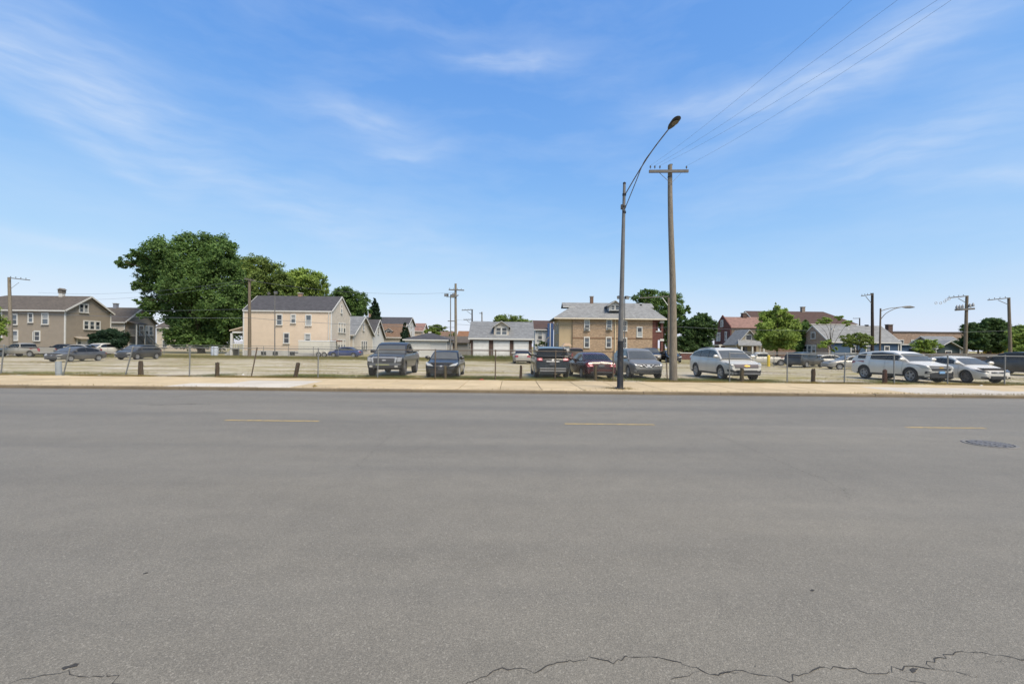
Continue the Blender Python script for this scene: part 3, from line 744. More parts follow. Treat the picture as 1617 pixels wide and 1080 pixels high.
def house(name, label, X, Y, w, d, eave, ridge, axis, wall, roof, over=.35, hip=(0, 0), trim=True, found=None, cat='house', group=None, z0=LOT):
    e = empty(name, (X, Y, z0), 0, label, cat, group)
    mb = MB()
    if axis == 'x':
        hl, hr = hip
        gl = [(0, 0, 0), (0, 0, eave)] + ([(0, d/2, ridge)] if not hl else []) + [(0, d, eave), (0, d, 0)]
        gr = [(w, 0, 0), (w, d, 0), (w, d, eave)] + ([(w, d/2, ridge)] if not hr else []) + [(w, 0, eave)]
        mb.poly([(0, 0, 0), (w, 0, 0), (w, 0, eave), (0, 0, eave)]); mb.poly([(w, d, 0), (0, d, 0), (0, d, eave), (w, d, eave)])
        mb.poly(gl); mb.poly(gr)
    elif axis == 'y':
        mb.poly([(0, 0, 0), (w, 0, 0), (w, 0, eave), (w/2, 0, ridge), (0, 0, eave)]); mb.poly([(w, d, 0), (0, d, 0), (0, d, eave), (w/2, d, ridge), (w, d, eave)])
        mb.poly([(0, d, 0), (0, 0, 0), (0, 0, eave), (0, d, eave)]); mb.poly([(w, 0, 0), (w, d, 0), (w, d, eave), (w, 0, eave)])
    else:
        mb.box(0, w, 0, d, 0, eave)
    mb.build('wall', wall, e)
    rb = MB(); up = .15
    if axis == 'x':
        s = (ridge - eave) / (d / 2); ze = eave - over * s + up; zr = ridge + up
        xl = hip[0] if hip[0] else -over; xr = w - hip[1] if hip[1] else w + over
        el, er = -over, w + over
        roof_slab(rb, [(el, -over, ze), (er, -over, ze), (xr, d/2, zr), (xl, d/2, zr)])
        roof_slab(rb, [(er, d+over, ze), (el, d+over, ze), (xl, d/2, zr), (xr, d/2, zr)])
        if hip[0]: roof_slab(rb, [(el, d+over, ze), (el, -over, ze), (xl, d/2, zr)])
        if hip[1]: roof_slab(rb, [(er, -over, ze), (er, d+over, ze), (xr, d/2, zr)])
    elif axis == 'y':
        s = (ridge - eave) / (w / 2); ze = eave - over * s + up; zr = ridge + up
        roof_slab(rb, [(-over, d+over, ze), (-over, -over, ze), (w/2, -over, zr), (w/2, d+over, zr)])
        roof_slab(rb, [(w+over, -over, ze), (w+over, d+over, ze), (w/2, d+over, zr), (w/2, -over, zr)])
    else:
        rb.box(-.1, w + .1, -.1, d + .1, eave, eave + .3)
    r = rb.build('roof', roof, e)
    if trim:
        if axis == 'x':
            MB().box(-over, w + over, -over - .05, -over - .003, ze - .2, ze - .02).build('gutter', WHITE, e)
            for side_, x in ((hip[0], -over), (hip[1], w + over)):
                if side_: continue
                sx = -.045 if x < 0 else .045
                for ya in (-over, d + over):
                    MB().bar((x + sx, ya, ze - .1), (x + sx, d/2, zr - .1), .05, .2).build('barge_board', WHITE, e)
        elif axis == 'y':
            for xa in (-over, w + over):
                MB().bar((xa, -over - .03, ze - .1), (w/2, -over - .03, zr - .1), .05, .2, (0, 1, 0)).build('barge_board', WHITE, e)
        for (x, y) in ((0, 0), (w, 0), (w, d)):
            if x < 0: continue
            MB().box(x - .09, x + .06 if x else x + .09, y - .06, y + .09, 0, eave - .02).build('corner_board', WHITE, e)
    if found: MB().box(-.03, w + .03, -.03, d + .03, -.1, found[0]).build('foundation', found[1], e)
    return e
def chimney(e, x, y, z0, z1, w, mt, cap=True):
    c = MB().box(x - w/2, x + w/2, y - w/2, y + w/2, z0, z1).build('chimney', mt, e)
    if cap: MB().box(x - w*.62, x + w*.62, y - w*.62, y + w*.62, z1, z1 + .12).build('chimney_cap', M('stone_cap', s2l(150, 146, 138), .8), c)
    return c
def dormer(e, xc, y0, z0, w, h, pk, wall, roof, depth=3.0, trim=None, nwin=2, ov=.22):
    """gable dormer whose face stands at local y0"""
    mb = MB()
    pts = [(xc - w/2, y0, z0), (xc + w/2, y0, z0), (xc + w/2, y0, z0 + h), (xc, y0, z0 + pk), (xc - w/2, y0, z0 + h)]
    mb.prism(pts, (0, depth, 0))
    dm = mb.build('dormer', wall, e)
    rb = MB(); s = (pk - h) / (w / 2)
    for sg in (-1, 1):
        a = [(xc + sg * (w/2 + ov), y0 - ov, z0 + h - ov * s + .08), (xc, y0 - ov, z0 + pk + .08), (xc, y0 + depth, z0 + pk + .08), (xc + sg * (w/2 + ov), y0 + depth, z0 + h - ov * s + .08)]
        rb.prism(a if sg > 0 else a[::-1], (0, 0, -.1))
        MB().bar((xc + sg * (w/2 + ov), y0 - ov - .03, z0 + h - ov * s + .0), (xc, y0 - ov - .03, z0 + pk), .05, .2, (0, 1, 0)).build('barge_board', WHITE, dm)
    rb.build('dormer_roof', roof, dm)
    ww = (w - .5) / nwin - .16
    for i in range(nwin):
        x = xc + (i - (nwin - 1) / 2) * (ww + .2)
        fm, sm, pm, cache = win_meshes(ww, h * .66, .1, True, WHITE)
        link('window', fm, dm, (x, y0, z0 + h * .2))
        for j, p in enumerate(pm):
            mt = (PANE_M, PANE_D)[j % 2]
            if (j, mt.name) not in cache: cache[(j, mt.name)] = p.mesh('pane', mt)
            link('pane', cache[(j, mt.name)], dm, (x, y0, z0 + h * .2))
    return dm

R_BROWN = M('shingle_brown', s2l(104, 94, 82), .9, .12, 2, kind='shingle')
R_DARK = M('shingle_charcoal', s2l(82, 80, 82), .9, .12, 2, kind='shingle')
R_GREY = M('shingle_grey', s2l(138, 140, 140), .9, .1, 2, kind='shingle')
R_LGREY = M('shingle_light_grey', s2l(152, 152, 148), .9, .1, 2, kind='shingle')
R_RED = M('shingle_red', s2l(160, 120, 104), .9, .12, 2, kind='shingle')
R_CHOC = M('shingle_chocolate', s2l(92, 66, 54), .9, .12, 2, kind='shingle')
R_TAN = M('shingle_tan', s2l(136, 106, 80), .9, .12, 2, kind='shingle')
S_TAN = M('siding_tan', s2l(172, 158, 138), .75, .06, 1.5, .35, kind='siding')
S_CREAM = M('siding_cream', s2l(248, 222, 190), .75, .05, 1.5, .35, kind='siding')
S_PALE = M('siding_pale_cream', s2l(232, 218, 196), .75, .05, 1.5, .35, kind='siding')
S_WHITE = M('siding_white', s2l(232, 230, 224), .75, .05, 1.5, .35, kind='siding')
S_BLUE = M('siding_blue', s2l(66, 98, 130), .75, .08, 1.5, .35, kind='siding')
S_GREY = M('siding_grey', s2l(150, 146, 138), .75, .08, 1.5, .35, kind='siding')
B_TAN = M('brick_tan', s2l(198, 166, 130), .9, .1, 2, .4, kind='brick')
B_RED = M('brick_red', s2l(124, 66, 52), .9, .12, 2, .4, kind='brick')
B_BROWN = M('brick_brown', s2l(140, 106, 82), .9, .12, 2, .4, kind='brick')
B_CHOC = M('brick_dark', s2l(104, 74, 58), .9, .12, 2, .4, kind='brick')
CONC = M('foundation_white', s2l(168, 166, 160), .85, .12, 1.5)

# A: tan clapboard house, far left
A_ = house('clapboard_house', 'long tan two storey clapboard house with brown roof at far left', -80, 62, 19.2, 7, 5.98, 8.05, 'x', S_TAN, R_BROWN, hip=(7.4, 0))
dim = (19.2, 7)
def fu(px, d, x0): return (px - CX) / F * d - x0
for (px, yb, w, h) in ((23, 512, .62, 1.25), (48.5, 508.5, .5, 1.1), (71.5, 511.5, .75, 1.35), (24, 537, .62, 1.2), (59, 537.5, .62, 1.15), (-1, 507, .6, 1.1), (-1, 533, .6, 1.1)):
    window(A_, 'F', dim, fu(px, 62, -80), at(px, yb, 62).z - LOT, w, h)
MB().box(fu(55, 62, -80) - .25, fu(55, 62, -80) - .02, -.09, -.004, at(59, 538, 62).z - LOT, at(59, 524, 62).z - LOT).build('shutter', WHITE, A_)
for v in (1.95, 2.65): window(A_, 'R', dim, v + .35, 5.85, .5, 1.05)
for v in (3.1, 4.0, 4.9): window(A_, 'R', dim, v - .05, 3.5, .62, 1.05, split=True)
window(A_, 'R', dim, 2.0, 1.2, .5, 1.0); window(A_, 'R', dim, 3.6, .8, .8, 1.3)
MB().box(19.2 + .004, 19.26, 2.35, 3.1, .2, 2.2).build('door', WHITE, A_)
MB().prism([(19.22, 1.2, 2.35), (20.1, 1.2, 2.1), (20.1, 3.2, 2.1), (19.22, 3.2, 2.35)], (0, 0, -.08)).build('porch_roof', S_TAN, A_)
MB().box(19.205, 20.6, 1.4, 3.2, -.1, .35).build('porch_step', CONC, A_)
c = chimney(A_, fu(97, 65.5, -80), 3.5, 7.6, 8.6, .5, WHITE, False)
hood = MB(); hx = fu(97, 65.5, -80)
hood.box(hx - .32, hx + .3, 3.2, 3.8, 8.6, 9.05); hood.prism([(hx - .4, 3.1, 9.05), (hx + .4, 3.1, 9.05), (hx + .05, 3.1, 9.3)], (0, .8, 0))
hood.build('chimney_hood', M('old_copper', s2l(104, 98, 88), .7, .3, 6), c)
# A2: house behind with outdoor stair
x2 = at(197, 500, 76).x - 10.5; z2e = at(197, 507.5, 76).z - LOT; z2r = at(190, 487, 79.2).z - LOT
A2 = house('clapboard_house', 'tan house with outside wooden stair left of the big tree', x2, 76, 10.5, 6.5, z2e, z2r, 'x', S_PALE, R_BROWN)
MB().prism([(10.51, .02, 0), (10.51, 6.48, 0), (10.51, 6.48, z2e), (10.51, 3.25, z2r - .05), (10.51, .02, z2e)], (.05, 0, 0)).build('gable_siding', S_TAN, A2)
for v in (3.3, 4.4, 5.4): window(A2, 'R', (10.57, 6.5), v, 3.0, .75, 1.45)
window(A2, 'R', (10.57, 6.5), 1.4, .5, 1.2, .8, split=False, panes=PANE_D)
for i in range(12): MB().box(11.3, 12.3, 1.6 + .27 * i, 1.9 + .27 * i, 2.75 - .235 * i, 2.81 - .235 * i).build('stair_tread', S_GREY, A2)
for xx in (11.28, 12.32):
    MB().bar((xx, 1.4, 2.9), (xx, 5.1, .0), .06, .26).build('stair_stringer', S_GREY, A2)
    MB().bar((xx, 1.4, 3.85), (xx, 5.1, .95), .07, .09).build('handrail', WHITE, A2)
    for i in range(0, 12, 2): MB().bar((xx, 1.7 + .29 * i, 2.65 - .235 * i), (xx, 1.7 + .29 * i, 3.6 - .235 * i), .05).build('baluster', S_GREY, A2)
MB().box(10.58, 12.4, .2, 1.6, 2.7, 2.82).build('landing', S_GREY, A2)
for i in range(8): MB().box(10.7 + .22 * i, 10.75 + .22 * i, .22, .27, 2.82, 3.75).build('baluster', S_GREY, A2)
MB().box(10.6, 12.4, .2, .28, 3.75, 3.83).build('handrail', S_GREY, A2)
MB().prism([(10.58, .0, 5.3), (12.6, .0, 4.75), (12.6, 2.2, 4.75), (10.58, 2.2, 5.3)], (0, 0, -.1)).build('porch_roof', R_BROWN, A2)
for yy in (.15, 1.9): MB().box(12.25, 12.4, yy, yy + .14, .0, 4.7).build('porch_post', WHITE, A2)
chimney(A2, fu(182, 79.2, x2), 3.25, z2r - .3, at(182, 480, 79.2).z - LOT, .55, M('chimney_grey', s2l(120, 122, 128), .8))
# pale house glimpsed right of the stair
A3 = house('clapboard_house', 'pale cream house mostly hidden behind the big tree', at(248, 520, 92).x, 92, 9, 8, at(250, 518, 92).z, at(250, 505, 96).z, 'x', S_PALE, R_BROWN)
window(A3, 'F', (9, 8), 1.6, 3.0, .8, 1.4); window(A3, 'F', (9, 8), 1.6, .8, .8, 1.3); window(A3, 'F', (9, 8), 4, 3.0, .8, 1.4)

# B: cream house
B_ = house('clapboard_house', 'cream two storey clapboard house with charcoal roof beside the big tree', -36.5, 62, 11.9, 7, 6.12, 8.4, 'x', S_CREAM, R_DARK, found=(.75, CONC), over=.1)
dim = (11.9, 7)
for (px, yb, w, h) in ((441, 512.5, .62, 1.28), (463, 509.5, .5, 1.0), (487, 513.5, .62, 1.3), (452.5, 541.5, .62, 1.25), (486, 542, .62, 1.2)):
    window(B_, 'F', dim, fu(px, 62, -36.5), at(px, yb, 62).z - LOT, w, h)
window(B_, 'R', dim, 3.5, 6.2, .45, 1.0)
for z in (3.4, 1.0):
    for v in (2.75, 3.75, 4.75): window(B_, 'R', dim, v, z, .62, 1.25, .1)
for i, x in enumerate((2.4, 4.0, 6.3)): MB().box(x, x + .7, -.06, -.034, .12, .6).build('basement_window', PANE_D, B_)
MB().box(11.905, 12.7, .5, 1.9, 2.05, 2.2).build('door_canopy', M('canopy_brown', s2l(110, 72, 56), .8), B_)
MB().box(11.905, 11.96, .8, 1.6, 0.1, 1.95).build('door', M('door_brown', s2l(80, 64, 52), .7), B_)
MB().tube([(11.6, -.1, 0), (11.6, -.1, 6.0)], .05, 6).build('downpipe', WHITE, B_)
chimney(B_, 6.0, 3.6, 8.0, 8.9, .5, M('chimney_brick_pale', s2l(140, 112, 92), .85))
MB().prism([(11.905, .03, .76), (11.905, 6.97, .76), (11.905, 6.97, 6.1), (11.905, 3.5, 8.3), (11.905, .03, 6.1)], (.02, 0, 0)).build('gable_siding', S_PALE, B_)
# its porch on the left end
MB().prism([(-2.1, .2, 3.45), (-.01, .2, 4.05), (-.01, 6.6, 4.05), (-2.1, 6.6, 3.45)], (0, 0, -.12)).build('porch_roof', S_CREAM, B_)
MB().box(-2.0, -.02, .3, .45, 3.05, 3.3).build('porch_beam', WHITE, B_)
for yy in (.3, 3.3, 6.3): MB().box(-2.0, -1.75, yy, yy + .25, 0, 3.3).build('porch_column', WHITE, B_)
MB().box(-2.0, -.02, .25, 6.6, .9, 1.05).build('porch_floor', WHITE, B_)
for i in range(7): MB().box(-1.72 + .25 * i, -1.66 + .25 * i, .32, .38, 1.05, 1.85).build('baluster', WHITE, B_)
MB().box(-1.75, -.02, .3, .4, 1.85, 1.93).build('handrail', WHITE, B_)
for i in range(4): MB().box(-2.3 - .3 * i, -2.0 - .3 * i, 1.0, 2.4, 0, .9 - .22 * i).build('step', CONC, B_)

# C: cluster right of the cream house
C1 = house('clapboard_house', 'cream gabled house with charcoal roof just right of the cream clapboard house', -36, 72, 10.9, 10, 3.3, 6.3, 'x', S_PALE, R_GREY)
for v in (4.2, 5.3, 6.4): window(C1, 'R', (10.9, 10), v, .9, .8, 1.3, .1, panes=PANE_D)
window(C1, 'R', (10.9, 10), 4.9, 4.1, .6, 1.0)
C2 = house('clapboard_house', 'small white gabled house behind the grey pickup', -37, 84, 11.2, 7.6, 3.3, 6.4, 'x', S_WHITE, R_DARK)
window(C2, 'R', (11.2, 7.6), 3.8, 3.8, .7, 1.2, .1, panes=PANE_D); MB().box(11.205, 11.26, 5.6, 6.5, .2, 2.1).build('door', M('door_brown'), C2)
C3 = house('bungalow', 'small bungalow with brown roof and single dormer behind the grey pickup', -28.6, 95, 5.4, 8, 3.4, 6.1, 'x', S_PALE, R_TAN)
dormer(C3, 2.6, 1.1, 3.75, 1.5, .95, 1.45, S_WHITE, R_TAN, 2.6, nwin=1)
window(C3, 'R', (5.4, 8), 4, 3.5, .8, 1.2, .1)
C4 = house('clapboard_house', 'taller dark roofed house with white gable behind the small bungalow', -38.5, 112, 12.8, 8, 6.7, 8.6, 'x', S_WHITE, R_DARK)
for z in (3.6, 6.3): window(C4, 'R', (12.8, 8), 4, z, .9, 1.5, .1, panes=PANE_M)
chimney(C4, 2.3, 4, 8, 9.8, .6, M('chimney_brick_pale'))
C5 = house('clapboard_house', 'far cream house with reddish brown roof beside the dark cypress', -29.5, 124, 5.0, 8, 5.6, 7.7, 'x', S_CREAM, R_RED)
window(C5, 'R', (5, 8), 4, 4.9, .9, 1.3, .1)
C6 = house('bungalow', 'far low house with tan roof behind the white garage', at(664, 520, 135).x, 135, 8.5, 8, 3.9, 5.8, 'x', S_PALE, R_TAN)
C7 = house('bungalow', 'far bungalow with brown hip roof left of the wooden garage pole', at(690, 520, 120).x, 120, 6, 8, 3.6, 5.4, 'x', S_PALE, R_TAN, hip=(2, 2))
window(C6, 'F', (8.5, 8), 3, 1.2, 1, 1.3); window(C7, 'F', (6, 8), 3, 1.2, 1, 1.3)
C8 = house('bungalow', 'small orange brown roofed house left of the three door garage', at(723.5, 530, 92).x, 92, 4.2, 7, 3.0, 4.6, 'x', S_GREY, M('shingle_orange', s2l(156, 108, 68), .9, .1, 2, kind='shingle'))
window(C8, 'F', (4.2, 7), 2, 1, .9, 1.2)
C9 = house('shed', 'grey lean shed beside the wooden pole left of the garage', at(699, 540, 74).x, 74, 4.0, 4, 2.2, 3.1, 'x', S_GREY, R_BROWN, trim=False)
MB().box(1.4, 2.4, -.05, -.004, .0, 1.9).build('door', M('door_brown'), C9)
# D: white garage with hip roof
D_ = house('garage', 'white garage with grey hip roof behind the black sedan', at(640.5, 540, 63).x, 63, 5.65, 6, 2.45, 3.35, 'x', S_WHITE, R_DARK, hip=(2.7, 2.7), cat='garage')
dr = MB().box(.6, 3.4, -.05, -.004, 0, 2.1).build('garage_door', WHITE, D_)
for i in range(4): MB().box(.64, 3.36, -.075, -.052, .05 + .51 * i, .52 + .51 * i).build('door_section', WHITE, dr)
MB().box(2.6, 3.0, 2.8, 3.2, 3.4, 3.65).build('roof_vent', WHITE, D_)

# E: three door garage with dormer
EX = at(743, 540, 61).x; EW = at(840, 540, 61).x - EX
E_ = house('garage', 'brown brick three door garage with grey roof and white dormer', EX, 61, EW, 6.6, 2.72, 4.95, 'x', B_CHOC, R_GREY, cat='garage', trim=False, over=.3)
MB().box(-.3, EW + .3, -.36, -.303, 2.5, 2.72).build('gutter', WHITE, E_)
sec = None
for (pa, pb) in ((747, 772), (779, 805), (811, 835)):
    xa, xb = fu(pa, 61, EX), fu(pb, 61, EX)
    fr = MB(); fr.box(xa, xa + .1, -.08, -.003, 0, 2.2); fr.box(xb - .1, xb, -.08, -.003, 0, 2.2); fr.box(xa, xb, -.083, -.004, 2.2, 2.36)
    f = fr.build('garage_door', WHITE, E_)
    for i in range(4):
        s_ = MB().box(xa + .11, xb - .11, -.05 - .003 * (i % 2), -.005, .02 + .545 * i, .55 + .545 * i)
        for k in range(4):
            ww = (xb - xa - .22) / 4; s_.box(xa + .11 + ww * k + .06, xa + .11 + ww * (k + 1) - .06, -.066, -.05, .1 + .545 * i, .47 + .545 * i)
        s_.build('door_section', M('garage_door_white', s2l(212, 210, 204), .6, .06, 2, dirt=(s2l(160, 152, 136), 1.3, .25)), f)
dormer(E_, fu(791.5, 61.5, EX), .45, 2.95, 2.0, 1.35, 2.05, S_PALE, R_GREY, 3.2)
for px in (758, 790): MB().box(fu(px, 61, EX) - .12, fu(px, 61, EX) + .12, -.25, -.01, 2.42, 2.52).build('wall_lamp', STEEL_G, E_)

# F: brick two storey house
FYH = 70.0
fxh = lambda px: (px - CX) / F * FYH
XL, XB, XR, XP = fxh(883), fxh(904), fxh(1030), fxh(1047)
ez = at(960, 502.8, FYH).z - LOT
F_ = empty('brick_house', (XL, FYH, LOT), 0, 'tan brick two storey house with light grey roof and dormers behind the parked cars', 'house')
wB, wR, wP, dF = XB - XL, XR - XL, XP - XL, 9.0
mb = MB(); mb.box(wB, wR, 0, dF, 0, ez); mb.build('wall', B_TAN, F_)
MB().box(0, wB - .003, .25, dF, 0, ez).build('rear_bay', M('cream_stucco', s2l(168, 150, 120), .8, .06, 1), F_)
for z in (ez * .5 - .08,): MB().box(wB - .01, wR + .01, -.04, -.003, z, z + .16).build('brick_band', M('brick_band', s2l(120, 92, 70), .9), F_)
pb = MB()
pb.box(wR + .003, wR + .55, .0, .5, 0, ez); pb.box(wP - .35, wP, 0, .5, 0, ez); pb.box(wP - .35, wP, dF - 1, dF, 0, ez)
pb.box(wR + .55, wP - .35, 0.02, .3, 0, 1.0); pb.box(wR + .55, wP - .35, 0.02, .3, 2.85, 4.1); pb.box(wR + .55, wP - .35, .02, .3, ez - .45, ez)
pb.box(wR + .003, wP, 2.5, dF - 1, 0, ez)
pb.build('porch_brickwork', B_RED, F_)
for z in (1.0, 4.1): MB().box(wR + .5, wP - .3, -.06, .34, z, z + .14).build('porch_sill', WHITE, F_)
for z in (2.7, ez - .62): MB().box(wP - .5, wP + .12, -.08, .02, z, z + .32).build('bracket', WHITE, F_)
for z in (.2, 3.3): MB().box(wR + .55, wP - .35, .5, 2.4, z, z + .1).build('porch_floor', M('porch_grey', s2l(120, 118, 112), .8), F_)
dim = (wR, dF)
for (px, yb, h) in ((926.5, 521, 1.45), (961.5, 520, 1.35), (985.5, 522, 1.4), (1009.5, 531.5, 1.35), (926.5, 548, 1.4), (961, 548, 1.4), (985.5, 549, 1.4)):
    window(F_, 'F', dim, fxh(px) - XL, at(px, yb, FYH).z - LOT, .62, h, .14)
window(F_, 'L', dim, 2.5, 3.8, .8, 1.4); window(F_, 'L', dim, 5.5, 3.8, .8, 1.4); window(F_, 'L', dim, 2.5, .9, .8, 1.4)
MB().tube([(fxh(971) - XL, -.09, .2), (fxh(971) - XL, -.09, ez - .1)], .07, 6).build('downpipe', M('pipe_cream', s2l(214, 196, 160), .6), F_)
for px in (926.5, 961.5): MB().box(fxh(px) - XL - .3, fxh(px) - XL + .3, -.4, -.1, at(px, 521, FYH).z - LOT + .05, at(px, 521, FYH).z - LOT + .38).build('air_conditioner', M('ac_grey', s2l(130, 128, 122), .6), F_)
# roof: hip below, gablet on top
ov = .55; x0, x1 = -ov - .35, wP + ov * .7; zr = at(960, 478.5, FYH + 4.5).z - LOT; zm = zr - .75; ze = ez + .02
k = (zm - ze) / (zr - ze); ym = (dF / 2 + ov) * k - ov
gx0, gx1 = fxh(901) * 1.05 - XL, fxh(1024) * 1.055 - XL
rb = MB()
g0, g1 = fxh(887) * 1.06 - XL, fxh(1029) * 1.06 - XL
roof_slab(rb, [(x0, -ov, ze), (x1, -ov, ze), (gx1, ym, zm), (g1, ym, zm), (g1, dF/2, zr), (g0, dF/2, zr), (g0, ym, zm), (gx0, ym, zm)]); roof_slab(rb, [(x1, dF + ov, ze), (x0, dF + ov, ze), (gx0, dF - ym, zm), (g0, dF - ym, zm), (g0, dF/2, zr), (g1, dF/2, zr), (g1, dF - ym, zm), (gx1, dF - ym, zm)])
roof_slab(rb, [(x0, dF + ov, ze), (x0, -ov, ze), (gx0, ym, zm), (gx0, dF - ym, zm)]); roof_slab(rb, [(x1, -ov, ze), (x1, dF + ov, ze), (gx1, dF - ym, zm), (gx1, ym, zm)])
rb.build('roof', R_LGREY, F_)
MB().prism([(gx0 - .1, ym, zm - .1), (gx0 - .1, dF - ym, zm - .1), (gx0 - .1, dF/2, zr - .1)], (.2, 0, 0)).build('gablet_wall', S_WHITE, F_)
MB().prism([(gx1 + .1, ym, zm - .1), (gx1 + .1, dF - ym, zm - .1), (gx1 + .1, dF/2, zr - .1)], (-.2, 0, 0)).build('gablet_wall', S_WHITE, F_)
MB().box(g0, gx0 + .6, ym - .2, ym - .05, zm - .16, zm - .04).build('gablet_trim', WHITE, F_)
MB().box(x0, x1, -ov - .05, -ov - .003, ze - .2, ze - .03).build('gutter', M('gutter_cream', s2l(206, 196, 176), .6), F_)
dormer(F_, fxh(970.5) * 1.01 - XL, .75, at(970, 491, FYH + .75).z - LOT, 1.75, .95, 1.55, S_WHITE, R_LGREY, 3.0, ov=.35)
chimney(F_, fxh(934) * 1.06 - XL, dF/2, zr - .3, zr + .95, .5, B_BROWN)
MB().box(fxh(1012) * 1.05 - XL - .15, fxh(1012) * 1.05 - XL + .15, 3.6, 3.9, zm + .15, zm + .5).build('roof_vent', STEEL_D, F_)
# white gate pillar with red cap in front
g_ = empty('gate_pillar', at(895, 560, 55) * 1.0, 0, 'white pillar with tiled cap behind the maroon sedan', 'pillar'); g_.location.z = LOT
MB().box(-.3, .3, -.3, .3, 0, 1.75).build('shaft', M('stucco_white', s2l(206, 202, 192), .8), g_)
MB().prism([(-.55, -.5, 1.75), (.55, -.5, 1.75), (.3, -.5, 2.1), (-.3, -.5, 2.1)], (0, 1.0, 0)).build('cap', M('tile_pale', s2l(196, 168, 140), .8), g_)
# blue and pale houses left of the brick house
G1 = house('clapboard_house', 'narrow pale grey house with blue corner left of the brick house', at(846, 520, 84).x, 84, 3.2, 9, at(850, 521, 84).z, at(850, 508, 88).z, 'x', S_WHITE, R_CHOC)
MB().box(2.15, 3.2, -.6, -.02, 0, at(860, 511, 83).z).build('bay', M('siding_bright_blue', s2l(52, 92, 148), .7, .1, 2, kind='siding'), G1)
MB().box(2.55, 2.7, -.68, -.61, 0, at(860, 511, 83).z).build('corner_board', WHITE, G1)
window(G1, 'F', (3.2, 9), .8, 3, .7, 1.3)
st = MB()
for i in range(10): st.box(.2 + .2 * i, .5 + .2 * i, -1.6, -.7, .3 + .25 * i, .36 + .25 * i)
st.build('stair_treads', S_GREY, G1)
MB().bar((.2, -1.6, .6), (2.3, -1.6, 3.4), .06, .2).build('handrail', S_GREY, G1)

# right-hand side --------------------------------------------------------
H1 = house('brick_house', 'red brick house with red roof behind the silver crossover', 43.3, 90, 8.5, 7, 5.8, 8.0, 'x', M('brick_buff', s2l(150, 132, 108), .9, .1, 2, .4, kind='brick'), R_RED, over=.2, trim=False)
MB().prism([(-.06, -.02, 0), (-.06, 7.02, 0), (-.06, 7.02, 6.1), (-.06, 3.5, 8.5), (-.06, -.02, 6.1)], (-.2, 0, 0)).build('front_gable', B_RED, H1)
H1f = (-.27, 7)
for (v, z, w, h) in ((1.7, 3.4, .6, 1.5), (4.6, 3.3, .7, 1.5), (5.5, 3.3, .7, 1.5), (3.5, 6.2, .9, 1.1)):
    o = window(H1, 'L', dim, v, z, w, h, .15); o.location.x = -.27
MB().box(-2.2, -.27, .6, 6.2, 2.2, 2.45).build('porch_roof', M('stone_pale', s2l(196, 188, 172), .8), H1)
for v in (.7, 3.4, 6.0): MB().box(-2.1, -1.8, v - .15, v + .15, 0, 2.2).build('porch_column', WHITE, H1)
chimney(H1, fu(1174, 93.5, 43.3), 3.5, 7.6, at(1174, 496, 93.5).z, .8, B_CHOC)
H2 = house('bungalow', 'small stone bungalow with white gable and grey porch roof left of the bright green tree', 40.4, 82, 4.2, 4.5, 2.6, 5.0, 'y', M('stone_wall', s2l(160, 150, 130), .85, .2, 3), R_LGREY)
window(H2, 'F', (4.2, 4.5), 2.1, 3.2, .9, .9, .12, False, panes=PANE_D)
MB().prism([(-.6, -1.8, 2.3), (4.2, -1.8, 2.3), (3.6, -.003, 3.3), (.2, -.003, 3.3)], (0, 0, -.14)).build('porch_roof', R_LGREY, H2)
for x in (.1, 2.0, 4.0): MB().box(x - .12, x + .12, -1.7, -1.45, 0, 2.2).build('porch_column', WHITE, H2)
MB().box(2.6, 3.5, -.05, -.003, .2, 2.2).build('door', M('door_brown'), H2); MB().box(.7, 1.9, -.05, -.003, .7, 2.0).build('porch_window', PANE_D, H2)
H3 = house('brick_house', 'large house with long chocolate hip roof behind the bright green tree', at(1196, 500, 105).x, 105, at(1352, 500, 105).x - at(1196, 500, 105).x, 10, at(1300, 512, 105).z, at(1300, 494, 110).z, 'x', B_BROWN, R_CHOC, hip=(0, 4.2))
hw = at(1352, 500, 105).x - at(1196, 500, 105).x
for x in (6, 10, 14): window(H3, 'F', (hw, 10), x, 4.5, .9, 1.6, .12)
chimney(H3, at(1267.5, 490, 110).x - at(1196, 500, 105).x, 5, at(1300, 494, 110).z - .4, at(1267, 486, 110).z, .75, M('chimney_stone', s2l(128, 116, 104), .85))
H4 = house('bungalow', 'brown brick bungalow with grey roof and blue siding on its long side', 50.2, 72, 10.8, 7.6, 2.95, 5.55, 'x', S_BLUE, R_LGREY, over=.25)
MB().prism([(-.05, .0, 0), (-.05, 7.6, 0), (-.05, 7.6, 2.9), (-.05, 3.8, 5.6), (-.05, 0, 2.9)], (-.18, 0, 0)).build('front_gable', M('brick_fawn', s2l(186, 158, 132), .9, .12, 2, .4, kind='brick'), H4)
o = window(H4, 'L', dim, 3.6, 3.5, .9, .9, .12, False, panes=PANE_D); o.location.x = -.24
for v in (3.4, 4.5, 5.6): o = window(H4, 'L', dim, v, 1.0, .8, 1.25, .12); o.location.x = -.24
for px in (1400,): window(H4, 'F', (10.8, 7.6), fu(px, 72, 50.2), 1.0, .6, 1.2)
window(H4, 'F', (10.8, 7.6), fu(1347, 72, 50.2), 1.2, .6, 1.0); window(H4, 'F', (10.8, 7.6), fu(1371, 72, 50.2), 1.1, .6, 1.1)
for x, y in ((2.2, 2.6), (3.4, 2.9), (4.8, 2.8), (6.0, 3.0)): MB().box(x, x + .35, y, y + .35, 4.4, 5.15).build('roof_vent', WHITE, H4)
MB().box(11.3, 13.5, .2, 3, .0, 2.5).build('side_porch', S_BLUE, H4)
MB().box(11.0, 13.8, -.1, 3.2, 2.5, 2.65).build('porch_roof', WHITE, H4)
for x in (11.1, 13.4): MB().box(x, x + .18, -.05, .13, 0, 2.5).build('porch_column', WHITE, H4)
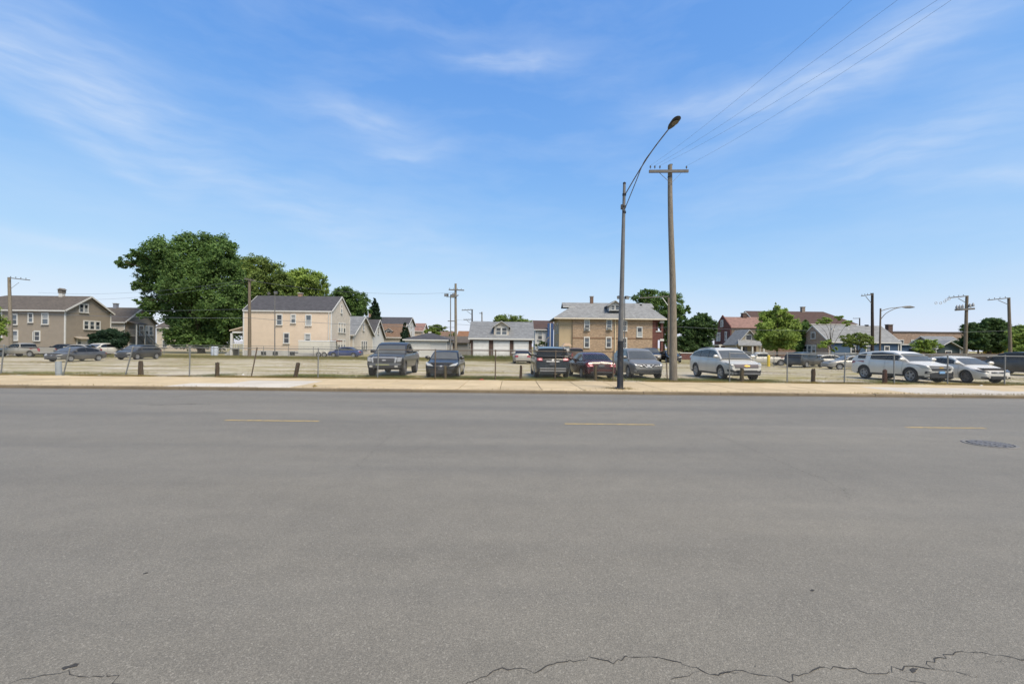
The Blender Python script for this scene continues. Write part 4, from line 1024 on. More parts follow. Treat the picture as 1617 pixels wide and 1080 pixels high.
chimney(H4, fu(1374, 75, 50.2), 3.8, 5.4, at(1372, 513.5, 75).z, .4, STEEL_D, False)
J1 = house('brick_building', 'long low flat roofed brick building at right behind the blue bungalow', at(1404, 530, 100).x, 100, at(1523, 530, 100).x - at(1404, 530, 100).x, 12, at(1480, 527, 100).z, 0, 'flat', M('brick_buff_pink', s2l(178, 148, 124), .9, .12, 2, .4, kind='brick'), M('tar_roof', s2l(70, 62, 58), .9), trim=False, cat='building')
jw = at(1523, 530, 100).x - at(1404, 530, 100).x
for x in np.linspace(2.5, jw - 2, 5): window(J1, 'F', (jw, 12), float(x), 2.6, 1.2, 1.3, .1)
chimney(J1, at(1430.5, 530, 95).x - at(1404, 530, 100).x, -.7, 0, at(1430, 514, 99).z, .95, B_CHOC)
K1 = house('garage', 'low grey roofed garage with white gable trim at right', at(1478, 545, 68).x, 68, 3.6, 5, 2.0, 3.0, 'y', M('dark_teal_wall', s2l(52, 66, 68), .8), R_LGREY, cat='garage')
K2 = house('house', 'grey roofed house with white dormer window right of the brick building', at(1484, 540, 84).x, 84, 5.2, 7, 2.4, at(1490, 533, 87).z, 'x', S_GREY, R_GREY)
dormer(K2, 3.3, .6, 2.7, 2.2, .8, 1.0, S_WHITE, R_LGREY, 2.5)
window(K1, 'F', (3.6, 5), 1.8, .8, .8, .8, .1)
# yellow building speck at far right
Y1 = house('shop_building', 'yellow walled low building glimpsed under the trees at far right', at(1593, 550, 92).x, 92, 6, 5, at(1600, 549, 92).z, 0, 'flat', M('yellow_wall', s2l(206, 160, 50), .7), M('tar_roof'), trim=False, cat='building')
# a run of low dark timber fence at the right, boards joined in panels of posts and rails
tf = empty('timber_fence', at(1440, 560, 62) , 0, 'low dark brown timber fence behind the silver coupe at right', 'fence'); tf.location.z = LOT
TW = M('dark_fence_wood', s2l(74, 58, 46), .9, .2, 3)
xw = at(1700, 560, 62).x - at(1440, 560, 62).x
pm = MB().box(-.07, .07, -.07, .07, 0, 1.45).mesh('post', TW); bm_ = MB().box(-.09, .09, -.015, .015, .08, 1.35).mesh('board', TW)
for i in range(int(xw / 2.4) + 1): link('post', pm, tf, (i * 2.4, .1, 0))
for i in range(min(300, int(xw / .2))):
    link('board', bm_, tf, (i * .2, rnd.uniform(-.008, .008), rnd.uniform(-.02, .02)))
for z in (.4, 1.1): MB().box(0, xw, .02, .07, z, z + .1).build('rail', TW, tf)
# stepped low brick wall in front of the side-street houses
o = MB().box(at(1075, 560, 66).x, at(1130, 560, 66).x, 66, 66.4, 0, 1.0).build('brick_wall', B_RED); tag(o, 'low red brick wall left of the silver crossover with pale coping', 'wall')
MB().box(at(1074, 560, 66).x, at(1131, 560, 66).x, 65.95, 66.45, 1.0, 1.12).build('coping', WHITE, o)
# ------------------------------------------------------------------ vehicles
GLASS = M('car_glass', (.012, .012, .012), .03, .1, 3, spec=.5, stint=(1, .93, .8))
WSG = M('windshield_glass', (.085, .085, .075), .03, .15, 1.2, spec=.7, stint=(1, .95, .84))  # lighter grey base puts part of the reflected sky into the colour
TYRE = M('tyre', (.022, .022, .023), .85, .15, 8)
RIM = M('alloy', s2l(150, 150, 148), .45, .08, 6, metal=.3)
RIMD = M('dark_alloy', s2l(96, 96, 98), .4, .08, 6, metal=.5)
BLK = M('black_plastic', (.028, .028, .03), .6, .15, 6)
CHR = M('chrome', s2l(170, 169, 166), .3, .04, 6, metal=.4)
HL = M('headlight', s2l(168, 166, 156), .12, .25, 22, spec=.9)
HLD = M('headlight_smoked', s2l(84, 84, 84), .12, .2, 22, spec=.9)
TL = M('taillight', (.24, .02, .025), .15, .25, 14, spec=.9)
PLATE = M('plate', s2l(206, 206, 202), .5, .1, 20)
PLATEB = M('plate_blue', s2l(120, 160, 196), .5, .2, 20)
AMB = M('amber_lamp', (.6, .2, .03), .2)
def paint(name, rgb, metal=.35, rough=.32, dust=.18):
    w_ = s2l(*rgb); w_ = (w_[0] * 1.03, w_[1] * .99, w_[2] * .90)
    return M('paint_' + name, w_, rough, .05, 2.5, metal=metal * .4, coat=.15, spec=.6, stint=(1, .93, .8), dirt=(s2l(150, 140, 124), 1.1, dust))
_wheel = {}
def wheel_mesh(R, w, spokes, rim):
    k = (R, w, spokes, rim.name)
    if k in _wheel: return _wheel[k]
    rr = R * .66
    t = MB().lathe([(rr, -w/2 + .01), (R * .9, -w/2), (R * .98, -w/2 + .03), (R, -w/2 + .06), (R, w/2 - .06), (R * .98, w/2 - .03), (R * .9, w/2), (rr, w/2 - .01), (rr, -w/2 + .01)], 28, 'y').mesh('wheel', TYRE, 40)
    rb = MB()
    rb.lathe([(rr + .004, w/2 - .012), (rr, w/2 + .004), (rr * .9, w/2 - .006), (rr * .87, w/2 - .05), (rr * .86, -w/2)], 28, 'y')
    rb.lathe([(.0, w/2 - .005), (rr * .16, w/2 - .005), (rr * .22, w/2 - .02), (rr * .24, w/2 - .07)], 14, 'y')
    for s in range(spokes):
        a = 2 * math.pi * s / spokes
        u, v = Vector((math.cos(a), 0, math.sin(a))), Vector((-math.sin(a), 0, math.cos(a)))
        p = []
        for (r_, hw, y) in ((rr * .15, rr * .15, w/2 - .02), (rr * .9, rr * .11, w/2 - .012)):
            for sg in (-1, 1): p.append(u * r_ + v * sg * hw + Vector((0, y, 0)))
        q = [x - Vector((0, .045, 0)) for x in p]
        rb.add(p + q, [(0, 1, 3, 2), (0, 2, 6, 4), (1, 5, 7, 3)])
    rm = rb.mesh('rim', rim, 35)
    dk = MB().poly([(rr * .88 * math.cos(a), w/2 - .075, rr * .88 * math.sin(a)) for a in np.linspace(0, 2*math.pi, 20, endpoint=False)][::-1]).mesh('brake_disc', BLK)
    _wheel[k] = (t, rm, dk); return _wheel[k]

def car(name, label, x, y, heading, S, pm, cat='car', group='cars parked in the lot', rim=None, sc=.93):
    L, Wd, R = S['L'], S['W'], S['R']
    e = empty(name, (x, y, LOT), math.radians(heading), label, cat, group)
    e.scale = sc if isinstance(sc, tuple) else (sc, sc, sc)
    prof = np.array(S['prof']); gh = S['gh']; zb = S['zb']; sill = S['sill']
    fa, ra = S['fa'], S['ra']; X = lambda t: L * (.5 - t)
    Ra = R + S.get('gap', .055); hwx = Ra / L
    ts = set(np.round(np.linspace(0, 1, 49), 4))
    for tt in prof[:, 0]: ts.add(round(float(tt), 4))
    for ax in (fa, ra):
        ts = {t for t in ts if abs(t - ax) > hwx * 1.03}
        for k in np.linspace(-1, 1, 17): ts.add(round(ax + hwx * math.sin(k * math.pi / 2), 4))
        ts.add(round(ax - hwx * 1.04, 4)); ts.add(round(ax + hwx * 1.04, 4))
    ts = sorted(t for t in ts if 0 <= t <= 1)
    ztop = lambda t: float(np.interp(t, prof[:, 0], prof[:, 1]))
    bprof = np.array(S.get('bot', [(0, sill + .06), (.05, sill + .01), (.12, sill), (.9, sill), (1, sill + .1)]))
    def zbot(t):
        z = float(np.interp(t, bprof[:, 0], bprof[:, 1]))
        for ax in (fa, ra):
            dx = (t - ax) * L
            if abs(dx) < Ra: z = max(z, R + math.sqrt(max(0, Ra * Ra - dx * dx)))
        return min(z, ztop(t) - .05)
    cf, cr_ = S.get('nose', .30), S.get('tail', .20); tf_, tr_ = S.get('nose_t', .16), .12
    def half(t):
        w = 1.0
        if t < tf_: w -= cf * ((tf_ - t) / tf_) ** 2.6
        if t > 1 - tr_: w -= cr_ * ((t - 1 + tr_) / tr_) ** 2.6
        return Wd / 2 * w
    zmx = max(prof[:, 1])
    def side_f(z):
        s = (z - sill) / (zb - sill)
        return 1 - (.10 * max(0, s - .5) ** 2 / .25) if s > .5 else 1 - .05 * ((.5 - s) / .5) ** 2
    NS = 8
    grid = []
    for t in ts:
        z0, z1, hw = zbot(t), ztop(t), half(t)
        rs = min(.09, (z1 - z0) * .4)
        row = [(X(t), 0.0, z1 + .012)]
        row.append((X(t), hw * .45, z1 + .008)); row.append((X(t), hw * .78, z1 - .006))
        yt = hw * side_f(z1)
        row.append((X(t), yt - rs * .75, z1 - rs * .16)); row.append((X(t), yt - rs * .25, z1 - rs * .5))
        for k in range(NS):
            z = (z1 - rs) + (z0 - (z1 - rs)) * k / (NS - 1)
            row.append((X(t), hw * side_f(z), z))
        row.append((X(t), hw * side_f(z0) - .06, z0 - .0))
        grid.append(row)
    nr = len(grid[0]); mb = MB()
    clad = S.get('clad', 0)
    for sg in (1, -1):
        vs_ = [(p[0], p[1] * sg, p[2]) for row in grid for p in row]
        fs = []; o = len(mb.v); mb.v += vs_
        for i in range(len(grid) - 1):
            for j in range(nr - 1):
                a, b_, c, d_ = i * nr + j, (i + 1) * nr + j, (i + 1) * nr + j + 1, i * nr + j + 1
                f = (a, b_, c, d_) if sg < 0 else (d_, c, b_, a)
                zc = sum(vs_[q][2] for q in f) / 4
                mb.f.append(tuple(q + o for q in f)); mb.mi.append(1 if (clad and j >= 5 and (zc < clad or (j >= nr - 3 and zbot(ts[i]) > sill + .12))) else 0)
        for i, rev in ((0, sg > 0), (len(grid) - 1, sg < 0)):
            ring = [i * nr + j + o for j in range(nr)] 
            ce = len(mb.v); mb.v.append((grid[i][0][0], 0, grid[i][-1][2]))
            ring = ring + [ce]
            mb.f.append(tuple(ring if rev else ring[::-1])); mb.mi.append(1 if clad else 0)
    mb.build('body', [pm, BLK], e, smooth=38)
    # underbody
    ub = MB(); ub.box(-L/2 + .25, L/2 - .2, -Wd/2 + .30, Wd/2 - .30, sill - .02, min(zb, .95) - .12)
    ub.box(X(ra) - .05, X(ra) + .05, -Wd/2 + .1, Wd/2 - .1, R - .05, R + .05); ub.box(X(fa) - .05, X(fa) + .05, -Wd/2 + .1, Wd/2 - .1, R - .05, R + .05)
    ub.build('underbody', BLK, e)
    # greenhouse
    zr = max(z for _, z in gh); yb, yr = Wd/2 * .925, Wd/2 * S.get('roofw', .74)
    ye = lambda z: yb + (yr - yb) * max(0, (z - zb)) / (zr - zb) if z > zb else yb
    pts = [(X(t), z) for t, z in gh]; n_ = len(pts)
    nrm = []
    for i in range(n_):
        a, b_ = pts[max(0, i - 1)], pts[min(n_ - 1, i + 1)]
        d = Vector((b_[0] - a[0], b_[1] - a[1])).normalized(); nv = Vector((-d.y, d.x))
        nrm.append(nv if nv.y > 0 else -nv)
    VV = (-1, -.94, -.7, -.35, 0, .35, .7, .94, 1)
    def ghp(i, v, off=0.0):
        b_ = .03 * (1 - v * v) - (.02 if abs(v) == 1 else 0) + off
        return Vector((pts[i][0] + nrm[i].x * b_, ye(pts[i][1]) * v, pts[i][1] + nrm[i].y * b_))
    gb = MB()
    gb.add([ghp(i, v) for i in range(n_) for v in VV], [(i*9+j, i*9+j+1, (i+1)*9+j+1, (i+1)*9+j) for i in range(n_-1) for j in range(8)])
    for sg in (1, -1):
        up = [ghp(i, sg) for i in range(n_)]
        lo = [Vector((pts[i][0], sg * yb, min(zb, pts[i][1]) - .06)) for i in range(n_)]
        gb.add(up + lo, [((i, i+1, n_+i+1, n_+i) if sg > 0 else (n_+i, n_+i+1, i+1, i)) for i in range(n_-1)])
    gb.build('cabin', pm, e, smooth=32)
    def glass_panel(nm, i0, i1, s0, s1, v1, mt):
        a = MB(); vs_ = []
        for s in np.linspace(s0, s1, 4):
            for v in np.linspace(-v1, v1, 9):
                p = ghp(i0, float(v), .012).lerp(ghp(i1, float(v), .012), float(s)); vs_.append(p)
        a.add(vs_, [(r*9+c, r*9+c+1, (r+1)*9+c+1, (r+1)*9+c) for r in range(3) for c in range(8)])
        return a.build(nm, mt, e, smooth=180)
    glass_panel('windshield', 0, 1, .03, .95, .90, WSG)
    ri = S.get('rear_i', n_ - 2); glass_panel('rear_window', ri, ri + 1, .08, S.get('rear_s', .8), .94, GLASS)
    ut = np.array([g[0] for g in gh]); uz = np.array([g[1] for g in gh])
    for (t0, t1) in S['win']:
        zlo = S.get('wz', zb + .03)
        for sg in (1, -1):
            a = MB(); vs_ = []; cols = [t for t in np.linspace(t0, t1, 9)]
            keep = []
            for t in cols:
                zh = float(np.interp(t, ut, uz)) - .085
                zl = zlo + S.get('rise', .0) * (t - .3)
                zh = max(zh, zl + .004)
                for z in (zl, zh):
                    vs_.append((X(t), sg * (ye(z) + .010), z))
            fs = [(2*i, 2*i+2, 2*i+3, 2*i+1) if sg < 0 else (2*i+1, 2*i+3, 2*i+2, 2*i) for i in range(8)]
            a.add(vs_, fs).build('side_window', GLASS, e)
    for (w0, w1) in zip(S['win'], S['win'][1:]):
        if w1[0] - w0[1] > .03: continue
        for sg in (1, -1):
            tm_ = (w0[1], w1[0]); vs_ = []
            for t in tm_:
                for z in (S.get('wz', zb + .03), float(np.interp(t, ut, uz)) - .085): vs_.append((X(t), sg * (ye(z) + .007), z))
            MB().add(vs_, [(0, 2, 3, 1) if sg < 0 else (1, 3, 2, 0)]).build('door_pillar', BLK, e)
    # wheels
    wd = S.get('tw', .22); t_, rm_, dk_ = wheel_mesh(R, wd, S.get('spokes', 5), rim or RIM)
    for ax in (fa, ra):
        for sg in (1, -1):
            w_ = link('wheel', t_, e, (X(ax), sg * (Wd/2 - wd/2 - .015), R), 0 if sg > 0 else math.pi)
            link('rim', rm_, w_); link('brake_disc', dk_, w_)
    # mirrors
    tm = gh[0][0] + .055
    for sg in (1, -1):
        m_ = MB(); c = Vector((X(tm), sg * (Wd/2 + .06), zb + .10))
        m_.lathe([(0, -.13), (.07, -.12), (.095, -.05), (.095, .06), (.06, .12), (0, .13)], 8, 'y', c); m_.box(c.x - .03, c.x + .03, min(c.y, sg * Wd/2 * .9), max(c.y, sg * Wd/2 * .9), c.z - .05, c.z - .01)
        m_.build('mirror', S.get('mirror', pm), e, smooth=50)
    # seams and handles
    for t in S.get('seams', []):
        for sg in (1, -1):
            a = MB(); zz = np.linspace(sill + .12, zb - .04, 7)
            vs_ = [(X(t) + dx, sg * (half(t) * side_f(z) + .004), float(z)) for z in zz for dx in (-.007, .007)]
            a.add(vs_, [(2*i, 2*i+1, 2*i+3, 2*i+2) for i in range(6)]).build('door_seam', BLK, e)
    for t in S.get('handles', []):
        for sg in (1, -1):
            z = zb - .13; yy = half(t) * side_f(z)
            MB().box(X(t) - .09, X(t) + .09, min(sg * yy, sg * (yy + .03)), max(sg * yy, sg * (yy + .03)), z - .015, z + .015).build('door_handle', S.get('handle', pm), e)
    # draped details on nose and tail
    def xf(yy, z, rear):
        best = None
        rngt = np.linspace(0, .22, 260) if not rear else np.linspace(1, .80, 260)
        for t in rngt:
            if ztop(t) - .01 >= z and half(t) * side_f(z) >= abs(yy): return X(t)
        return X(rngt[-1])
    def drape(nm, quad, mt, rear=False, off=.014, mirror=False, n=11, thick=.05):
        off += .02
        for sg in ((1, -1) if mirror else (1,)):
            a = MB(); vs_ = []; q = [Vector((p[0], p[1])) for p in quad]
            for i in range(n):
                for j in range(n):
                    u, v = i / (n - 1), j / (n - 1)
                    p = q[0] * (1-u) * (1-v) + q[1] * u * (1-v) + q[2] * u * v + q[3] * (1-u) * v
                    vs_.append((xf(p.x, p.y, rear) + (off if not rear else -off), sg * p.x, p.y))
            a.add(vs_, [(i*n+j, (i+1)*n+j, (i+1)*n+j+1, i*n+j+1) for i in range(n-1) for j in range(n-1)])
            bk = len(a.v); a.v += [(v_[0] + (-thick if not rear else thick), v_[1], v_[2]) for v_ in vs_]
            for i in range(n - 1):
                for (p_, q_) in ((i*n, (i+1)*n), (i*n+n-1, (i+1)*n+n-1), (i, i+1), ((n-1)*n+i, (n-1)*n+i+1)):
                    a.f.append((p_, q_, q_ + bk, p_ + bk)); a.mi.append(0)
            a.build(nm, mt, e)
    for d_ in S.get('front', []): drape(d_[0], d_[1], d_[2], False, d_[4] if len(d_) > 4 else .014, d_[3] if len(d_) > 3 else False)
    for d_ in S.get('rear', []): drape(d_[0], d_[1], d_[2], True, d_[4] if len(d_) > 4 else .014, d_[3] if len(d_) > 3 else False)
    if S.get('rails'):
        for sg in (1, -1):
            ta, tb_ = gh[1][0] + .05, gh[-2][0] - .03; zz_ = lambda t: float(np.interp(t, ut, uz))
            MB().tube([(X(ta), sg * yr * .93, zz_(ta) - .01)] + [(X(t), sg * yr * .93, zz_(t) + .045) for t in np.linspace(ta + .04, tb_ - .03, 6)] + [(X(tb_), sg * yr * .93, zz_(tb_) - .02)], .018, 6).build('roof_rail', S['rails'], e, smooth=60)
    if S.get('bed'):
        t0, t1 = S['bed']; zz = ztop((t0 + t1) / 2)
        MB().box(X(t1) + .1, X(t0) - .08, -Wd/2 + .12, Wd/2 - .12, zz + .005, zz + .016).build('bed_shade_sheet', BLK, e)  # flat black sheet; its colour stands for the shaded hollow of the bed
        for sg in (1, -1): MB().box(X(t1) + .05, X(t0) - .03, sg * (Wd/2 - .09) - .035, sg * (Wd/2 - .09) + .035, zz - .01, zz + .035).build('bed_rail', BLK, e)
    return e
def raise_belt(S, dz):
    S = dict(S); S['prof'] = [(t, z + dz * min(1, max(0, (t - .12) / .12)) if t < .975 else z) for t, z in S['prof']]
    g = S['gh']; S['gh'] = [(g[0][0], g[0][1] + dz * .9)] + list(g[1:-1]) + [(g[-1][0], g[-1][1] + dz * .9)]
    S['zb'] += dz; return S
def rect(y0, y1, z0, z1): return [(y0, z0), (y1, z0), (y1, z1), (y0, z1)]

SEDAN = dict(L=4.75, W=1.81, R=.32, fa=.195, ra=.785, sill=.24, zb=.93, roofw=.72, tw=.2, spokes=7,
    prof=[(0, .50), (.004, .60), (.012, .68), (.03, .74), (.07, .80), (.16, .88), (.25, .94), (.30, .955), (.72, .965), (.82, .985), (.93, .985), (.975, .965), (.988, .88), (.996, .70), (1, .55)],
    gh=[(.265, .93), (.40, 1.36), (.46, 1.425), (.56, 1.445), (.66, 1.415), (.72, 1.34), (.86, .97)], rear_i=5, rear_s=.92,
    win=[(.335, .535), (.55, .70), (.712, .79)], seams=[.30, .542, .71], handles=[.50, .67])
def mk(base, **k): d = dict(base); d.update(k); return d
# front/rear furniture
sed_front = lambda w: [('headlight', [(w*.50, .63), (w*.86, .66), (w*.93, .78), (w*.60, .72)], HL, True), ('grille', rect(-w*.42, w*.42, .58, .69), BLK), ('lower_intake', rect(-w*.62, w*.62, .27, .43), BLK), ('fog_lamp', rect(w*.66, w*.80, .33, .42), HL, True, .02)]
ACCORD = mk(SEDAN, front=[('headlight', [(.40, .64), (.80, .68), (.86, .84), (.55, .745)], HL, True, .02), ('grille', rect(-.36, .36, .60, .70), BLK, False, .012), ('badge', rect(-.06, .06, .615, .69), CHR, False, .025),
    ('lower_intake', rect(-.55, .55, .27, .45), BLK), ('bumper_strip', rect(-.7, .7, .50, .54), BLK), ('license_plate', rect(-.16, .16, .44, .56), M('plate_dark', s2l(60, 62, 66), .5), False, .025)], rear=[('taillight', rect(.42, .84, .72, .88), TL, True)], nose=.24)
CIVIC = mk(SEDAN, L=4.54, W=1.76, zb=.90, gh=[(.22, .90), (.37, 1.33), (.44, 1.41), (.55, 1.435), (.66, 1.40), (.73, 1.33), (.885, .97)], win=[(.295, .52), (.535, .70), (.71, .80)],
    prof=[(0, .48), (.006, .6), (.02, .68), (.06, .75), (.14, .84), (.22, .91), (.28, .93), (.75, .95), (.9, .965), (.97, .95), (.985, .86), (.996, .66), (1, .52)],
    front=sed_front(.88) + [('badge', rect(-.05, .05, .6, .68), CHR, False, .022)], rear=[('taillight', rect(.45, .80, .68, .86), TL, True)])
MALIBU = mk(SEDAN, L=4.85, W=1.8, tail=.14,
    rear=[('taillight', [(.44, .70), (.80, .68), (.86, .90), (.54, .90)], TL, True, .02), ('license_plate', rect(-.17, .17, .70, .82), M('plate_dark'), False, .02), ('badge', [(-.07, .90), (.07, .90), (.05, .94), (-.05, .94)], CHR, False, .03),
          ('reverse_lamp', [(.50, .74), (.66, .73), (.70, .80), (.54, .80)], M('pink_lens', s2l(214, 150, 150), .2), True, .03), ('bumper_recess', rect(-.62, .62, .36, .44), BLK), ('trunk_seam', rect(-.7, .7, .655, .665), BLK, False, .016)], front=sed_front(.9))
SUV = dict(L=4.9, W=1.94, R=.37, fa=.185, ra=.79, sill=.30, zb=1.08, roofw=.76, tw=.25, spokes=5, nose=.24, tail=.12,
    prof=[(0, .58), (.004, .70), (.012, .84), (.03, .93), (.08, .99), (.16, 1.04), (.235, 1.08), (.3, 1.10), (.9, 1.14), (.96, 1.14), (.985, 1.06), (.994, .8), (1, .6)],
    gh=[(.225, 1.06), (.365, 1.60), (.43, 1.69), (.58, 1.735), (.78, 1.71), (.91, 1.64), (.985, 1.12)], rear_i=5, rear_s=.85,
    win=[(.30, .505), (.52, .70), (.715, .90)], seams=[.285, .512, .71], handles=[.475, .66])
TRAVERSE = mk(SUV, L=5.1, W=1.97, R=.39, zb=1.10, clad=.37, rails=CHR, rise=.10, roofw=.72,
    gh=[(.20, 1.08), (.355, 1.62), (.42, 1.71), (.58, 1.75), (.80, 1.67), (.905, 1.54), (.985, 1.16)], win=[(.28, .49), (.505, .70), (.715, .925)], seams=[.275, .497, .707], handles=[.46, .665],
    front=[('grille', [(-.62, .72), (.62, .72), (.66, .90), (-.66, .90)], M('mesh_grille', s2l(84, 74, 74), .5, .3, 40), False, .012), ('grille_bar', rect(-.68, .68, .895, .925), CHR, False, .03),
           ('headlight', [(.66, .80), (.90, .84), (.95, 1.0), (.72, .93)], HL, True, .02), ('lower_intake', rect(-.55, .55, .48, .60), BLK, False, .016), ('fog_pocket', [(.66, .48), (.90, .52), (.92, .62), (.7, .6)], BLK, True, .016), ('skid_trim', rect(-.8, .8, .38, .45), M('trim_grey', s2l(120, 120, 120), .5), False, .02),
           ('badge', [(-.15, .79), (.15, .79), (.17, .845), (-.13, .845)], M('badge_gold', s2l(190, 150, 70), .3, metal=.6), False, .035), ('badge_upright', [(-.055, .765), (.05, .765), (.065, .87), (-.04, .87)], M('badge_gold'), False, .036)],
    rear=[('taillight', rect(.6, .9, .86, 1.08), TL, True)])
EQUINOX = mk(SUV, L=4.77, W=1.84, R=.38, zb=1.05, clad=.36, rise=.10, roofw=.72, rails=None,
    gh=[(.215, 1.03), (.36, 1.55), (.43, 1.64), (.58, 1.68), (.78, 1.64), (.90, 1.55), (.985, 1.10)], win=[(.29, .50), (.515, .715), (.79, .90)], seams=[.28, .507, .715], handles=[.47, .67],
    front=[('upper_grille', [(-.60, .86), (.60, .86), (.56, .93), (-.56, .93)], BLK, False, .014), ('lower_grille', [(-.52, .66), (.52, .66), (.58, .80), (-.58, .80)], BLK, False, .014), ('grille_bar', rect(-.60, .60, .815, .85), CHR, False, .03),
           ('badge', [(-.12, .80), (.12, .80), (.13, .85), (-.11, .85)], M('badge_gold'), False, .04), ('headlight', [(.60, .74), (.86, .78), (.90, 1.00), (.68, .95)], HL, True, .02), ('license_plate', rect(-.16, .16, .52, .65), PLATEB, False, .03),
           ('fog_ring', rect(.62, .80, .50, .64), BLK, True, .016), ('fog_lamp', rect(.66, .76, .53, .61), HL, True, .03), ('lower_intake', rect(-.66, .66, .30, .42), BLK)], rear=[('taillight', rect(.62, .88, .92, 1.08), TL, True)])
MURANO = mk(SUV, rise=.12, roofw=.70, L=4.8, W=1.88, R=.38, zb=1.04, nose=.26, spokes=6,
    prof=[(0, .55), (.004, .66), (.012, .78), (.03, .87), (.08, .95), (.16, 1.02), (.235, 1.06), (.3, 1.08), (.9, 1.14), (.96, 1.12), (.985, 1.02), (.994, .8), (1, .6)],
    gh=[(.215, 1.03), (.365, 1.56), (.43, 1.66), (.58, 1.70), (.76, 1.66), (.88, 1.57), (.985, 1.10)], win=[(.29, .50), (.515, .715), (.73, .86)],
    front=[('grille', [(-.42, .70), (.42, .70), (.62, .83), (-.62, .83)], BLK, False, .014), ('headlight', [(.55, .74), (.86, .80), (.90, .90), (.64, .85)], M('headlight_clear', s2l(138, 138, 136), .12, .3, 22, spec=.9), True, .02),
           ('grille_bar', [(-.10, .66), (-.05, .66), (-.26, .84), (-.33, .84)], CHR, False, .03), ('grille_bar', [(.05, .66), (.10, .66), (.33, .84), (.26, .84)], CHR, False, .03), ('badge', rect(-.09, .09, .70, .83), CHR, False, .035),
           ('grille_slat', [(.30, .72), (.45, .74), (.62, .80), (.45, .80)], CHR, True, .025), ('lower_intake', rect(-.66, .66, .40, .50), BLK), ('fog_lamp', rect(.70, .78, .46, .52), HL, True, .02), ('bumper_line', rect(-.84, .84, .56, .575), BLK, False, .016)],
    rear=[('taillight', rect(.6, .88, .86, 1.05), TL, True)])
PATH = mk(SUV, L=5.0, W=1.96, R=.39, zb=1.10, tail=.10, rails=CHR, gh=[(.215, 1.08), (.36, 1.62), (.43, 1.71), (.58, 1.755), (.80, 1.735), (.952, 1.66), (.985, 1.14)],
    rear=[('taillight', [(.56, .98), (.86, 1.0), (.93, 1.12), (.60, 1.18)], TL, True, .03), ('reverse_lamp', [(.60, 1.02), (.78, 1.03), (.80, 1.09), (.62, 1.1)], M('pink_lens'), True, .04), ('chrome_strip', rect(-.36, .36, .93, .985), CHR, False, .03), ('badge', rect(-.06, .06, .995, 1.08), CHR, False, .03),
          ('bumper_trim', rect(-.72, .72, .56, .60), CHR, False, .025), ('bumper_trim', rect(-.72, .72, .43, .48), CHR, False, .025), ('license_plate', rect(-.17, .17, .76, .89), M('plate_dark'), False, .02), ('bumper_recess', rect(-.72, .72, .33, .42), BLK)], front=sed_front(.9))
TRUCK = dict(L=5.8, W=2.03, R=.42, fa=.165, ra=.80, sill=.48, zb=1.27, roofw=.80, tw=.29, spokes=5, nose=.16, tail=.05, nose_t=.10, gap=.08,
    bot=[(0, .50), (.08, .46), (.15, .48), (.9, .5), (1, .58)],
    prof=[(0, .62), (.003, .74), (.005, .90), (.012, 1.06), (.03, 1.16), (.08, 1.21), (.20, 1.26), (.27, 1.29), (.62, 1.30), (.625, 1.36), (.985, 1.36), (.99, 1.32), (.995, .7), (1, .62)],
    gh=[(.245, 1.25), (.345, 1.74), (.39, 1.86), (.46, 1.92), (.55, 1.91), (.60, 1.84), (.625, 1.30)], rear_i=5, rear_s=.85, win=[(.305, .43), (.445, .585)], seams=[.29, .437, .6], handles=[.405, .56], bed=(.63, .985))
TUNDRA = mk(TRUCK, mirror=BLK,
    front=[('grille', [(-.56, .80), (.56, .80), (.60, 1.06), (-.60, 1.06)], M('mesh_grille_dark', (.03, .03, .032), .5, .3, 30), False, .014), ('grille_surround', rect(-.66, .66, 1.06, 1.105), CHR, False, .03), ('grille_surround', [(.56, .80), (.64, .80), (.70, 1.07), (.60, 1.07)], CHR, True, .03),
           ('badge', [(-.09, .90), (.09, .90), (.11, .97), (-.11, .97)], CHR, False, .04), ('headlight', [(.70, .84), (.92, .86), (.96, 1.10), (.72, 1.08)], M('headlight_clear'), True, .02), ('bumper', [(-.92, .66), (.92, .66), (.92, .78), (-.92, .78)], M('bumper_grey', s2l(96, 98, 100), .3, .1, 4, metal=.5), False, .06),
           ('license_plate', rect(-.42, .30, .66, .72), M('plate_olive', s2l(140, 140, 100), .5), False, .085), ('lower_bumper', rect(-.88, .88, .52, .655), BLK, False, .05), ('fog_lamp', rect(.60, .76, .55, .65), HL, True, .075)],
    rear=[('taillight', rect(.88, .97, .95, 1.25), TL, True)])
PICKUP = mk(TRUCK, L=5.3, W=1.9, R=.36, sill=.38, zb=1.10, bot=[(0, .42), (.08, .38), (.9, .40), (1, .46)], spokes=6,
    prof=[(0, .55), (.003, .64), (.006, .80), (.015, .92), (.05, .98), (.2, 1.05), (.27, 1.09), (.56, 1.11), (.565, 1.13), (.985, 1.13), (.99, 1.1), (.995, .6), (1, .5)],
    gh=[(.25, 1.07), (.345, 1.48), (.39, 1.59), (.45, 1.63), (.50, 1.62), (.545, 1.56), (.57, 1.12)], win=[(.31, .43), (.445, .54)], seams=[.295, .45, .55], handles=[.42], bed=(.575, .985),
    front=[('grille', rect(-.5, .5, .66, .84), BLK), ('headlight', rect(.55, .85, .68, .86), HL, True), ('bumper', rect(-.88, .88, .42, .6), CHR, False, .04)], rear=[('taillight', rect(.8, .92, .7, 1.05), TL, True)])
